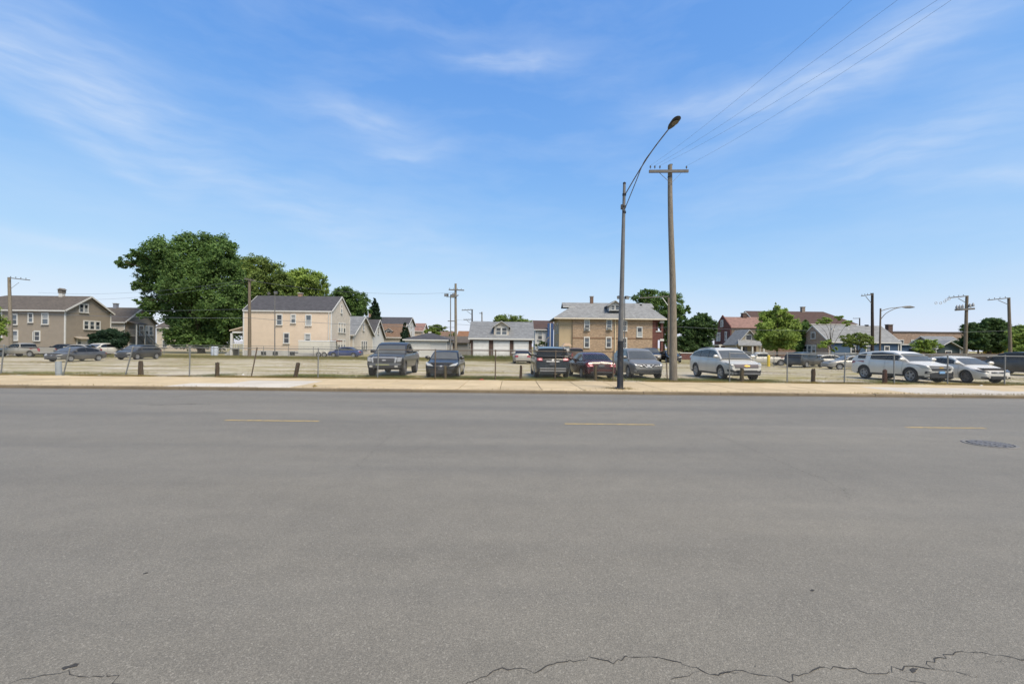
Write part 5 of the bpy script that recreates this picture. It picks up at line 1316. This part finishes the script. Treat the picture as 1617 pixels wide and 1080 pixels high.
COUPE = mk(SEDAN, L=4.42, W=1.755, R=.335, zb=.93, fa=.205, ra=.80, spokes=5,
    prof=[(0, .46), (.006, .58), (.02, .66), (.06, .73), (.14, .84), (.22, .92), (.28, .945), (.75, .98), (.93, 1.0), (.97, .96), (.985, .86), (.996, .66), (1, .52)],
    gh=[(.235, .92), (.40, 1.32), (.47, 1.39), (.57, 1.41), (.68, 1.37), (.78, 1.29), (.94, 1.0)], win=[(.31, .56), (.58, .80)], seams=[.295, .60], handles=[.55], rear_i=5,
    front=[('headlight', [(.42, .62), (.80, .66), (.86, .76), (.50, .68)], HLD, True, .02), ('grille', rect(-.34, .34, .57, .645), BLK, False, .014), ('badge', rect(-.05, .05, .585, .635), CHR, False, .025), ('lower_intake', rect(-.40, .40, .28, .42), BLK, False, .014), ('fog_pocket', rect(.52, .74, .30, .37), BLK, True, .014)],
    rear=[('taillight', rect(.5, .8, .7, .88), TL, True)])
VAN = mk(SUV, L=5.1, W=1.98, R=.35, fa=.18, ra=.79, sill=.25, zb=1.08, gh=[(.16, 1.04), (.34, 1.60), (.42, 1.70), (.58, 1.74), (.82, 1.72), (.93, 1.66), (.985, 1.14)], win=[(.25, .45), (.465, .68), (.70, .92)], seams=[.25, .458, .69], spokes=7,
    front=sed_front(.95), rear=[('taillight', rect(.74, .93, .8, 1.15), TL, True), ('license_plate', rect(-.17, .17, .75, .88), PLATE)])
HATCH = mk(SUV, L=4.3, W=1.78, R=.34, fa=.2, ra=.8, sill=.26, zb=.98, clad=.32, prof=[(0, .52), (.005, .64), (.015, .78), (.035, .85), (.09, .91), (.18, .97), (.24, 1.0), (.3, 1.02), (.9, 1.08), (.96, 1.07), (.985, .98), (.994, .75), (1, .55)],
    gh=[(.225, .98), (.38, 1.46), (.45, 1.55), (.58, 1.59), (.76, 1.54), (.88, 1.45), (.985, 1.05)], front=sed_front(.88), rear=[('taillight', rect(.55, .82, .85, 1.0), TL, True)])

for nm_, dz in (('SEDAN', .04), ('ACCORD', .03), ('CIVIC', .05), ('MALIBU', .04), ('SUV', .08), ('TRAVERSE', .09), ('EQUINOX', .09), ('MURANO', .07), ('PATH', .08), ('TUNDRA', .03), ('COUPE', .05), ('VAN', .07), ('HATCH', .07)):
    globals()[nm_] = raise_belt(globals()[nm_], dz)
P_BLACK = paint('black', (15, 15, 15), .1, .18, .05); P_GUN = paint('gunmetal', (82, 83, 86), .45, .3, .2); P_TRUCK = paint('slate', (50, 50, 51), .2, .26, .12)
P_NAVY = paint('dark_navy', (22, 25, 30), .15, .2, .06); P_MAR = paint('maroon', (58, 20, 27), .15, .2, .06); P_GREY = paint('grey', (120, 119, 117), .45, .3, .15)
P_SILV = paint('silver', (198, 196, 191), .45, .3, .1); P_SILV2 = paint('bright_silver', (210, 208, 204), .4, .3, .1); P_WHITE = paint('white', (194, 192, 186), 0, .35, .15)
P_BLUE = paint('blue', (52, 66, 112), .4, .28, .15); P_DARK = paint('charcoal', (46, 47, 49), .35, .28, .15); P_PEARL = paint('pale_silver', (150, 149, 146), .4, .3, .15)

# nearest row, noses or tails to the fence (heading: direction the nose points, degrees from +X)
car('pickup_truck', 'slate grey pickup truck with chrome framed grille facing the road', -6.62, 25.95, -88, TUNDRA, P_TRUCK, 'pickup truck', rim=RIMD)
car('parked_sedan', 'black sedan facing the road behind the thin mossy stump', -3.58, 25.05, -89, ACCORD, P_BLACK, sc=.95)
car('parked_suv', 'dark navy SUV seen from behind with red tail lights and chrome strips', 2.06, 25.6, 91, PATH, P_NAVY, 'SUV')
car('parked_sedan', 'maroon sedan seen from behind between the navy SUV and street lamp', 4.32, 25.35, 96, MALIBU, P_MAR)
car('parked_suv', 'grey crossover with winged chrome grille facing the road behind the street lamp', 6.98, 25.7, -88, MURANO, P_GREY, 'SUV')
car('parked_suv', 'silver crossover with gold badge on its grille right of the wooden utility pole', 11.72, 25.3, -88, TRAVERSE, P_SILV, 'SUV', rim=CHR, sc=.95)
car('parked_suv', 'bright silver SUV with split grille near the right edge', 21.35, 25.15, -84, EQUINOX, P_SILV2, 'SUV', sc=.95)
car('parked_coupe', 'low silver coupe with dark wheels and smoked headlights at far right', 24.4, 24.95, -90, COUPE, P_SILV2, 'car', rim=RIMD, sc=.95)
car('parked_minivan', 'dark charcoal minivan cut off by the right edge', 36.0, 32.2, 90, VAN, P_DARK, 'minivan')
# left part of the lot
car('parked_sedan', 'dark gunmetal sedan parked alone on the dry grass at left', -36.95, 38.7, -91, CIVIC, P_GUN, sc=(.93, .93, .84))
car('parked_hatchback', 'charcoal compact crossover parked left of the big tree', -36.5, 44.6, -88, HATCH, P_DARK, sc=(.95, .95, .88))
car('pickup_truck', 'old silver pickup truck at the left edge in front of the tan house', -51.6, 48.4, 174, PICKUP, P_PEARL, 'pickup truck', sc=(1.0, .93, .88))
car('parked_minivan', 'white van parked beside the dark evergreen shrub', -51.6, 57.3, -88, VAN, P_WHITE, 'minivan', sc=(.95, .95, .86))
car('parked_sedan', 'silver sedan mostly hidden behind the dark gunmetal sedan', -52.4, 55.2, 185, CIVIC, P_PEARL)
car('parked_sedan', 'dark sedan parked close to the tan house porch', -56.2, 57.2, 178, SEDAN, P_DARK)
car('parked_sedan', 'blue sedan in front of the cream house gable', -21.6, 59.2, 183, CIVIC, P_BLUE)
# behind the front row
car('parked_sedan', 'small grey car seen from behind in front of the right garage door', .95, 45.0, 92, CIVIC, P_PEARL)
car('parked_suv', 'black SUV behind the grey crossover facing the road', 16.6, 54.8, -92, SUV, P_DARK, 'SUV')
car('parked_sedan', 'black car partly hidden by the wooden utility pole', 18.4, 53.2, -92, mk(SEDAN, front=sed_front(.9)), P_BLACK)
car('pickup_truck', 'dark brown pickup behind the maroon sedan near the white pillar', 7.4, 52.5, 90, PICKUP, paint('brown', (86, 66, 56), .2, .35, .3), 'pickup truck')
# side street at right
car('pickup_truck', 'white pickup truck beside the yellow bollard on the side street', 25.6, 46.4, 168, PICKUP, P_WHITE, 'pickup truck', 'cars on the side street', sc=(.86, .86, .8))
car('parked_suv', 'black SUV behind the fence on the side street right of the yellow bollard', 27.3, 42.5, 30, SUV, P_DARK, 'SUV', 'cars on the side street', sc=(.86, .86, .8))
car('parked_sedan', 'white car showing only its nose behind the black SUV on the side street', 31.2, 45.0, 0, CIVIC, P_WHITE, 'car', 'cars on the side street', sc=(.86, .86, .8))
car('parked_sedan', 'silver sedan behind the fence just left of the bright silver SUV', 28.7, 38.6, 172, SEDAN, P_PEARL, 'car', 'cars on the side street', sc=(.86, .86, .8))
car('parked_suv', 'white SUV roof showing between the bright silver SUV and the coupe', 31.0, 35.4, -80, SUV, P_WHITE, 'SUV', 'cars on the side street', sc=(.86, .86, .8))
car('parked_suv', 'dark SUV on the side street left of the white pickup', 24.4, 50.5, 170, SUV, P_DARK, 'SUV', 'cars on the side street', sc=(.86, .86, .8))

# enclosed white trailer
tx = at(470.5, 560, 58.5).x
tr = empty('cargo_trailer', (tx, 58.6, LOT), 0, 'white enclosed cargo trailer with twin wheels in front of the cream house', 'trailer')
MB().box(0, 4.05, 0, 2.0, .42, 2.05).build('box', P_WHITE, tr); MB().box(-.03, 4.08, -.03, 2.03, 2.05, 2.14).build('roof', M('trailer_roof', s2l(226, 226, 224), .5), tr)
MB().box(.02, 4.03, -.02, -.004, .40, .52).build('trim', CHR, tr)
t_, rm_, dk_ = wheel_mesh(.33, .2, 5, RIM)
for x in (2.62, 3.34):
    w_ = link('wheel', t_, tr, (x, .02, .33), math.pi); link('rim', rm_, w_)
    MB().tube([(x + .4 * math.cos(a), -.1, .36 + .36 * math.sin(a)) for a in np.linspace(0, math.pi, 8)], .03, 4).build('fender', CHR, tr)
MB().bar((-.9, 1, .5), (.1, 1, .5), .1).build('tow_bar', BLK, tr)
# yellow bollard
yb_ = Vector((at(1213.5, 577, 43.6).x, 43.6, LOT))
o = MB().lathe([(.13, -.05), (.13, .95), (.11, 1.02), (.05, 1.06), (0, 1.07)], 12).build('bollard', M('yellow_bollard', s2l(214, 182, 44), .55, .12, 3), None, yb_, smooth=40)
tag(o, 'bright yellow steel bollard beside the white pickup on the side street', 'bollard')
# ------------------------------------------------------------------ trees and plants
def leaf_mat(name, a, b_):
    m = bpy.data.materials.new(name); m.use_nodes = True; _mats[name] = m
    n, l = m.node_tree.nodes, m.node_tree.links; b = n['Principled BSDF']
    g = n.new('ShaderNodeNewGeometry')
    c = cmix(n, l, mrange(n, l, g.outputs['Random Per Island'], 0, 1), a, b_)
    co = n.new('ShaderNodeTexCoord').outputs['Object']
    c = cmix(n, l, 1., c, mrange(n, l, tnoise(n, l, co, .35, 3), .35, .65, .75, 1.25), 'MULTIPLY')
    l.new(c, b.inputs['Base Color']); b.inputs['Roughness'].default_value = .6; b.inputs['Specular IOR Level'].default_value = .25
    tr = n.new('ShaderNodeBsdfTranslucent'); l.new(c, tr.inputs[0])
    mx = n.new('ShaderNodeMixShader'); mx.inputs[0].default_value = .48
    out = n['Material Output']; l.new(b.outputs[0], mx.inputs[1]); l.new(tr.outputs[0], mx.inputs[2]); l.new(mx.outputs[0], out.inputs[0])
    return m
LF_DEEP = leaf_mat('leaf_deep', s2l(66, 92, 48), s2l(112, 138, 72))
LF_MID = leaf_mat('leaf_mid', s2l(80, 102, 50), s2l(132, 148, 76))
LF_BRIGHT = leaf_mat('leaf_bright', s2l(104, 128, 58), s2l(160, 178, 90))
LF_DARK = leaf_mat('leaf_dark', s2l(52, 74, 44), s2l(92, 116, 64))
LF_PALE = leaf_mat('leaf_pale', s2l(96, 116, 56), s2l(146, 158, 84))
LF_EVER = leaf_mat('leaf_evergreen', s2l(34, 54, 38), s2l(60, 84, 56))
BARK = bark_mat('bark', s2l(56, 46, 36), s2l(88, 74, 58))
def leaves(clumps, n, size, mat, seed, shell=.55, droop=.0):
    """clumps: (centre, radii); many small folded leaf sprays, denser toward each clump's skin"""
    r = np.random.default_rng(seed)
    n = int(n * 2.0); size = size * .68
    vol = np.array([c[1][0] * c[1][1] * c[1][2] for c in clumps]) ** .7
    cnt = r.multinomial(n, vol / vol.sum())
    V = []; 
    for (c, rad), k in zip(clumps, cnt):
        # break each clump into twigs so that the outline is ragged
        tw = max(6, int(k / 45))
        d = r.normal(size=(tw, 3)); d /= np.linalg.norm(d, axis=1)[:, None]
        tr_ = (shell + (1 - shell) * r.random(tw) ** .6) * r.uniform(.75, 1.12, tw)
        tc_ = d * tr_[:, None] * np.array(rad)
        idx = r.integers(0, tw, k)
        p = tc_[idx] + r.normal(size=(k, 3)) * np.array(rad) * .12
        p[:, 2] -= droop * r.random(k) * rad[2]
        nrm = p / np.array(rad); nrm /= (np.linalg.norm(nrm, axis=1)[:, None] + 1e-6)
        nrm = nrm * .7 + r.normal(size=(k, 3)) * .6 + np.array([0, 0, .35]); nrm /= np.linalg.norm(nrm, axis=1)[:, None]
        t = np.cross(nrm, r.normal(size=(k, 3))); t /= (np.linalg.norm(t, axis=1)[:, None] + 1e-6)
        b_ = np.cross(nrm, t); s = size * r.uniform(.6, 1.35, k)[:, None]
        q = p + np.array(c)
        V.append(np.stack([q - t * s, q + b_ * s * .55, q + t * s, q - b_ * s * .5], 1).reshape(-1, 3))
    V = np.concatenate(V); nf = len(V) // 4
    me = bpy.data.meshes.new('crown'); me.vertices.add(len(V)); me.vertices.foreach_set('co', V.ravel())
    me.loops.add(nf * 4); me.loops.foreach_set('vertex_index', np.arange(nf * 4, dtype=np.int32))
    me.polygons.add(nf); me.polygons.foreach_set('loop_start', np.arange(0, nf * 4, 4, dtype=np.int32)); me.polygons.foreach_set('loop_total', np.full(nf, 4, dtype=np.int32))
    me.materials.append(mat); me.update(); me.validate()
    return me
def tree(name, label, base_px, d, clumps_px, n, size, mat, seed, trunk_r, depth=.8, group='trees behind the lot', shell=.5, cat='tree', limbs=True, bark=None):
    """clumps in photo pixels (x, y, rx, ry) with their own depth offset, turned into metres at distance d"""
    rr = random.Random(seed)
    b0 = at(base_px, 560, d); b0.z = LOT
    e = empty(name, b0, 0, label, cat, group)
    cl = []
    for c in clumps_px:
        px, py, rx, ry = c[:4]; dy = c[4] if len(c) > 4 else rr.uniform(-.5, .5) * rx / F * d
        p = at(px, py, d) - b0; p.y += dy
        cl.append(((p.x, p.y, p.z), (rx / F * d, rx / F * d * depth, ry / F * d)))
    link('crown', leaves(cl, n, size, mat, seed, shell), e)
    zt = max(c[0][2] for c in cl); cx_ = sum(c[0][0] for c in cl) / len(cl)
    fork = Vector((cx_ * .35, 0, zt * .38))
    MB().tube([(0, 0, -.2), (0, 0, .3), fork * .6, fork, fork.lerp(Vector((cx_, 0, zt)), .55), (cx_, 0, zt)], [trunk_r * 1.35, trunk_r, trunk_r * .85, trunk_r * .7, trunk_r * .4, trunk_r * .1], 9).build('trunk', bark or BARK, e, smooth=60)
    if limbs:
        for c in cl[:18]:
            p = Vector(c[0]); st = fork * rr.uniform(.7, 1.0) if p.z > fork.z * .8 else fork * .6
            mid = st.lerp(p, .5) + Vector((rr.uniform(-.1, .1), 0, .12)) * (p - st).length
            MB().tube(smooth_path([st, mid, p], 4), [trunk_r * .42 * (1 - .09 * i) for i in range(9)], 6).build('limb', bark or BARK, e, smooth=60)
    return e
def blob_clumps(cx, cy, rx, ry, k, seed, rr_=(.26, .42)):
    r = random.Random(seed); out = []
    for i in range(k):
        a = 2 * math.pi * (i * .618); q = math.sqrt((i + .5) / k) * .78
        s = r.uniform(*rr_)
        out.append((cx + rx * q * math.cos(a), cy + ry * q * math.sin(a), rx * s, ry * s * .9))
    return out
# the big tree: crown traced as a heap of limbs of foliage
big = [(268, 398, 30, 24), (300, 384, 34, 20), (338, 388, 32, 22), (358, 408, 26, 24), (252, 425, 26, 20), (285, 415, 38, 28), (325, 420, 38, 28), (218, 411, 24, 13), (202, 415, 16, 9), (228, 404, 18, 9), (232, 432, 26, 16), (226, 452, 18, 12),
       (262, 455, 36, 22), (305, 452, 42, 28), (348, 448, 34, 28), (240, 478, 26, 16), (228, 474, 14, 8), (272, 488, 36, 24), (312, 488, 40, 26), (350, 484, 34, 28), (238, 496, 14, 9), (290, 516, 34, 22), (330, 520, 38, 22), (282, 534, 22, 14), (312, 538, 30, 15), (345, 536, 28, 16), (366, 510, 22, 24), (378, 470, 20, 26), (372, 436, 16, 22)]
tree('big_tree', 'huge dark green tree towering left of the cream house', 318, 74, big, 42000, .30, LF_DEEP, 1, .55, shell=.42)
tree('broad_tree', 'mid green tree overlapping the huge tree and cream house roof', 400, 80, [(398, 418, 26, 18), (420, 432, 24, 20), (385, 428, 22, 22), (405, 452, 30, 24), (440, 448, 22, 20), (380, 468, 26, 28), (415, 480, 28, 24), (372, 505, 26, 24), (395, 515, 22, 20), (452, 462, 18, 14)], 16000, .30, LF_MID, 2, .4)
tree('broad_tree', 'yellow green tree rising behind the cream house ridge', 478, 84, [(455, 442, 22, 14), (480, 438, 24, 12), (500, 446, 18, 14), (470, 458, 30, 16), (498, 464, 18, 12), (440, 455, 20, 14), (512, 458, 8, 10)], 11000, .29, LF_BRIGHT, 3, .35)
tree('broad_tree', 'dark green tree right of the cream house gable', 552, 88, [(535, 470, 16, 12), (550, 466, 18, 12), (566, 476, 16, 14), (545, 484, 20, 14), (568, 490, 14, 12), (556, 500, 20, 12), (525, 478, 12, 10), (578, 492, 8, 8), (543, 458, 6, 5)], 10000, .27, LF_DEEP, 4, .3)
tree('conifer_tree', 'pointed dark conifer behind the grey roofed houses', 592, 95, [(592, 474, 3, 5), (592, 481, 5, 5), (591, 488, 7, 5), (592, 495, 8.5, 6), (592, 503, 9, 6)], 4500, .25, LF_EVER, 5, .2, limbs=False)
tree('cypress_tree', 'narrow dark columnar cypress beside the white garage', 639.5, 72, [(639, 514, 2.5, 5), (639, 521, 4.5, 6), (639.5, 529, 6, 7), (640, 537, 7, 8), (640, 546, 7, 8), (645, 543, 3.5, 7)], 5500, .16, LF_EVER, 6, .15, limbs=False)
tree('shrubby_tree', 'light green bushy tree above the white garage roof', 685, 90, blob_clumps(683, 523, 14, 9, 7, 7), 3500, .22, LF_BRIGHT, 7, .15)
tree('broad_tree', 'olive green round tree far behind the white garage', 694, 140, blob_clumps(692, 521, 20, 8, 7, 8) + [(675, 525, 9, 5), (712, 528, 8, 5)], 5000, .32, LF_MID, 8, .3)
tree('shrubby_tree', 'small yellow green tree behind the twin garage poles', 716, 96, blob_clumps(715, 533, 9, 10, 6, 9), 1800, .2, LF_BRIGHT, 9, .12)
tree('broad_tree', 'grey green tree behind the three door garage roof', 808, 105, [(800, 503, 18, 8), (785, 506, 9, 7), (818, 508, 16, 9), (832, 514, 16, 10), (845, 520, 14, 12), (838, 528, 12, 12), (805, 512, 22, 10)], 7000, .27, LF_MID, 10, .25)
tree('broad_tree', 'tall tree with open branches behind the brick house porch', 1048, 98, [(1008, 472, 12, 8), (1022, 464, 14, 7), (1040, 470, 20, 12), (1062, 475, 18, 12), (1080, 488, 10, 7), (1030, 482, 18, 10), (1058, 492, 20, 14), (1042, 505, 18, 14), (1072, 500, 12, 10), (1012, 466, 5, 4), (1084, 492, 6, 4), (1058, 520, 14, 12), (1056, 540, 12, 12)], 11000, .28, LF_DEEP, 11, .3, shell=.6)
tree('broad_tree', 'dense dark round tree left of the red brick house', 1102, 76, blob_clumps(1100, 525, 34, 28, 13, 12, (.32, .46)) + [(1082, 512, 12, 9), (1118, 514, 12, 10), (1108, 500, 12, 7), (1085, 548, 16, 9), (1110, 549, 18, 9), (1070, 545, 8, 10)], 16000, .26, LF_DARK, 12, .3)
tree('broad_tree', 'bright green tree on the side street before the chocolate roof', 1227, 64, [(1228, 492, 12, 9), (1214, 500, 14, 10), (1242, 500, 12, 10), (1225, 512, 20, 12), (1205, 518, 14, 12), (1250, 516, 14, 12), (1228, 530, 24, 12), (1203, 534, 12, 9), (1253, 532, 13, 11), (1238, 545, 16, 8), (1224, 484, 3, 6), (1215, 545, 12, 7)], 13000, .21, LF_BRIGHT, 13, .16)
tree('ivy_tree', 'tall narrow green hedge tree between bright tree and brown bungalow', 1266, 78, [(1266, 520, 8, 10), (1268, 535, 9, 12), (1262, 548, 9, 10), (1274, 512, 7, 7)], 4500, .2, LF_DEEP, 14, .12, limbs=False)
tree('young_tree', 'young tree with sparse clumps of leaves in front of the brown bungalow', 1312, 52, [(1304, 506, 11, 5), (1324, 502, 7, 4), (1340, 510, 8, 4), (1298, 545, 9, 6), (1310, 541, 8, 5), (1316, 552, 5, 4), (1290, 510, 5, 2.5)], 2200, .14, LF_BRIGHT, 15, .07, shell=.3)
tree('young_tree', 'flat topped young tree in front of the blue siding wall', 1353, 54, [(1352, 530, 14, 5), (1338, 534, 11, 5), (1367, 534, 12, 5), (1352, 538, 18, 6), (1375, 541, 7, 5), (1342, 545, 9, 4), (1362, 546, 8, 4)], 3200, .14, LF_PALE, 16, .08, shell=.3)
tree('young_tree', 'small light green tree in front of the low brick building', 1465, 55, [(1458, 540, 10, 5), (1472, 541, 11, 5), (1465, 546, 16, 6), (1482, 546, 7, 4), (1452, 552, 9, 4), (1465, 555, 10, 4), (1449, 548, 6, 4)], 3400, .14, LF_BRIGHT, 17, .08, shell=.3)
tree('broad_tree', 'broad dark tree behind the transformer pole at right', 1562, 72, blob_clumps(1562, 532, 42, 26, 14, 18, (.32, .46)) + [(1535, 518, 12, 9), (1585, 514, 12, 8), (1600, 524, 10, 8), (1560, 509, 14, 7)], 17000, .25, LF_DARK, 18, .3)
tree('broad_tree', 'bright green tree cut off by the right edge', 1617, 58, [(1612, 528, 16, 8), (1600, 540, 12, 6), (1625, 535, 18, 12), (1612, 550, 16, 8), (1598, 532, 6, 5), (1632, 520, 16, 8), (1595, 555, 9, 5)], 8000, .19, LF_BRIGHT, 19, .18)
tree('evergreen_shrub', 'wide dark evergreen shrub between the tan house and stair house', 172, 59, [(152, 532, 12, 8), (170, 527, 16, 8), (188, 531, 11, 9), (165, 538, 20, 9), (183, 541, 15, 9), (150, 542, 10, 7), (196, 540, 5, 6), (140, 532, 5, 4)], 12000, .16, LF_EVER, 20, .15, cat='shrub', group=None, limbs=False)
tree('broad_tree', 'green leaves of a tree cut off by the left edge', -14, 46, [(-14, 490, 17, 9), (-16, 510, 20, 14), (-12, 524, 16, 8), (-20, 535, 14, 8)], 5000, .15, LF_BRIGHT, 21, .12)
tree('broad_tree', 'far green tree low between the red brick house and dark tree', 1135, 130, blob_clumps(1136, 525, 12, 14, 6, 22), 2500, .3, LF_MID, 22, .25)
tree('garden_shrub', 'green shrubs in the garden before the blue and pale narrow house', 858, 78, [(855, 541, 5, 3), (862, 543, 4, 3), (850, 545, 5, 3)], 900, .14, LF_MID, 23, .05, cat='shrub', group=None, limbs=False)
tree('broad_tree', 'far tree line clump behind the long brick building', 1545, 150, blob_clumps(1545, 535, 40, 10, 8, 24), 4000, .4, LF_DEEP, 24, .3)

# ------------------------------------------------------------------ grass and weeds (uncountable)
def grass(name, label, pts, hgt, mat, seed, width=.012):
    r = np.random.default_rng(seed); k = len(pts)
    P = np.array(pts); a = r.uniform(0, 2 * math.pi, k); h = hgt * r.uniform(.35, 1.3, k)
    dx, dy = np.cos(a) * width, np.sin(a) * width
    lean = r.normal(size=(k, 2)) * h[:, None] * .4
    V = np.stack([np.stack([P[:, 0] - dx, P[:, 1] - dy, P[:, 2]], 1), np.stack([P[:, 0] + dx, P[:, 1] + dy, P[:, 2]], 1), np.stack([P[:, 0] + lean[:, 0], P[:, 1] + lean[:, 1], P[:, 2] + h], 1)], 1).reshape(-1, 3)
    me = bpy.data.meshes.new(name); me.vertices.add(len(V)); me.vertices.foreach_set('co', V.ravel())
    me.loops.add(k * 3); me.loops.foreach_set('vertex_index', np.arange(k * 3, dtype=np.int32))
    me.polygons.add(k); me.polygons.foreach_set('loop_start', np.arange(0, k * 3, 3, dtype=np.int32)); me.polygons.foreach_set('loop_total', np.full(k, 3, dtype=np.int32))
    me.materials.append(mat); me.update(); me.validate()
    tag(link(name, me), label, 'grass', kind='stuff')
G_DRY = leaf_mat('grass_dry', s2l(126, 112, 66), s2l(166, 146, 92)); G_GRN = leaf_mat('grass_green', s2l(78, 92, 40), s2l(122, 126, 64))
r = np.random.default_rng(5)
n_ = 60000
x = r.uniform(-30, 30, n_); y = FY - .32 + np.abs(r.normal(0, .32, n_)); den = np.sin(x * .9) + np.sin(x * 2.7 + 1) + r.normal(0, .8, n_)
kp = den > -.3
grass('grass', 'dry weeds along the foot of the front fence', np.stack([x, y, np.full(n_, LOT - .02)], 1)[kp], .10, G_DRY, 1, .005)
n_ = 45000
cx_ = np.concatenate([r.uniform(-12, 13, 40), r.uniform(-26, 26, 30)]); w_ = r.integers(0, 70, n_)
x = cx_[w_] + r.normal(0, .5, n_); y = FY + .2 + np.abs(r.normal(0, .9, n_))
grass('weeds', 'green weeds under and between the front row of cars', np.stack([x, y, np.full(n_, LOT - .02)], 1), .11, G_GRN, 2, .006)
n_ = 160000
x = r.uniform(-58, 45, n_); y = r.uniform(24, 58, n_) ; den = np.sin(x * .23 + 1.3) * np.sin(y * .9 + x * .07) + .8 * np.sin(x * .6 + y * .31) + .5 * (y > 44)
kp = den + r.normal(0, .45, n_) > .55
grass('lot_grass', 'thin dry grass scattered over the gravel lot', np.stack([x, y, np.full(n_, LOT - .02)], 1)[kp], .07, G_DRY, 3, .012)
n_ = 70000
x = r.uniform(-56, 12, n_); y = r.normal(55.0, 3.0, n_)
grass('back_grass', 'rough greenish grass strip along the back fence', np.stack([x, y, np.full(n_, LOT - .02)], 1), .16, leaf_mat('grass_olive', s2l(96, 98, 50), s2l(140, 130, 76)), 4, .015)
# weeds in front of the garage doors
n_ = 5000
x = r.uniform(-7.5, 5, n_); y = r.normal(58.6, .4, n_)
grass('tall_weeds', 'taller weeds along the low fence before the garage doors', np.stack([x, y, np.full(n_, LOT - .02)], 1), .5, G_GRN, 6, .03)
# small tufts round the lamp base and in pavement joints
n_ = 1500
pts = np.concatenate([np.stack([lamp.location.x + r.normal(0, .3, 500), lamp.location.y + .05 + r.normal(0, .22, 500), np.full(500, LOT)], 1),
                      np.stack([r.uniform(13, 21, 500), KY + .2 + r.normal(0, .03, 500), np.full(500, LOT)], 1), np.stack([r.uniform(-25, 25, 500), KY + .2 + r.normal(0, .015, 500), np.full(500, LOT)], 1)])
grass('joint_weeds', 'tiny weeds in the pavement joints and round the lamp base', pts, .06, G_DRY, 7, .008)

# ------------------------------------------------------------------ litter
def litter(name, label, px, py, mat, s, z=LOT + .012, seed=0, h=.05):
    rr = random.Random(seed); c = ground(px, py, z)
    n0 = 9; vs_ = [(s * rr.uniform(.6, 1.2) * math.cos(2*math.pi*k/n0), s * .5 * rr.uniform(.6, 1.2) * math.sin(2*math.pi*k/n0), rr.uniform(0, h * .4)) for k in range(n0)] + [(rr.uniform(-.2, .2) * s, 0, h), (s * .3, .1 * s, h * .7)]
    o = MB().add(vs_, [(k, (k + 1) % n0, n0) for k in range(n0)] + [(0, 1, n0 + 1), (1, 2, n0 + 1)]).build(name, mat, None, c)
    tag(o, label, 'litter')
LW = M('paper_white', s2l(206, 204, 198), .7, .1, 9)
litter('paper_scrap', 'white paper scrap on the road at the kerb left', 193, 611.5, LW, .15, .004, 1, .03)
litter('paper_scrap', 'white crumpled scrap at the fence foot left of the cream house', 384, 592.5, LW, .07, LOT, 2, .08)
litter('paper_scrap', 'pale scrap on the sidewalk edge below the dark hatchback', 157, 593, LW, .12, LOT + .012, 3, .03)
litter('red_wrapper', 'red wrapper lying at the fence foot right of the black sedan', 761, 600, M('red_foil', s2l(186, 70, 62), .5, .1, 9), .13, LOT + .012, 4, .05)
litter('dry_leaves', 'clump of dry leaves in the gutter below the bright silver SUV', 1388, 622, G_DRY, .3, .0, 5, .1)
litter('dry_leaves', 'small clump of dry weeds on the kerb below the cream house', 497, 611, G_DRY, .12, LOT, 6, .1)
litter('paper_scrap', 'white scraps beside the gnarled stump right', 1300, 603.5, LW, .16, LOT, 7, .06)
litter('paper_scrap', 'pale scrap under the nose of the silver coupe', 1550, 609, LW, .12, LOT + .012, 8, .04)
# pale rounded stand-in for an unclear person-like thing behind the back fence
o = MB().lathe([(.0, 1.2), (.3, 1.2), (.42, 1.12), (.45, .9), (.42, .2), (.4, 0)], 12).build('stand_in', M('pale_blue_plastic', s2l(176, 184, 194), .6, .1, 3), None, (at(339, 555, 60).x, 60, LOT), smooth=50)
tag(o, 'pale grey rounded stand-in for an unclear figure behind the back fence under the huge tree', 'stand_in')
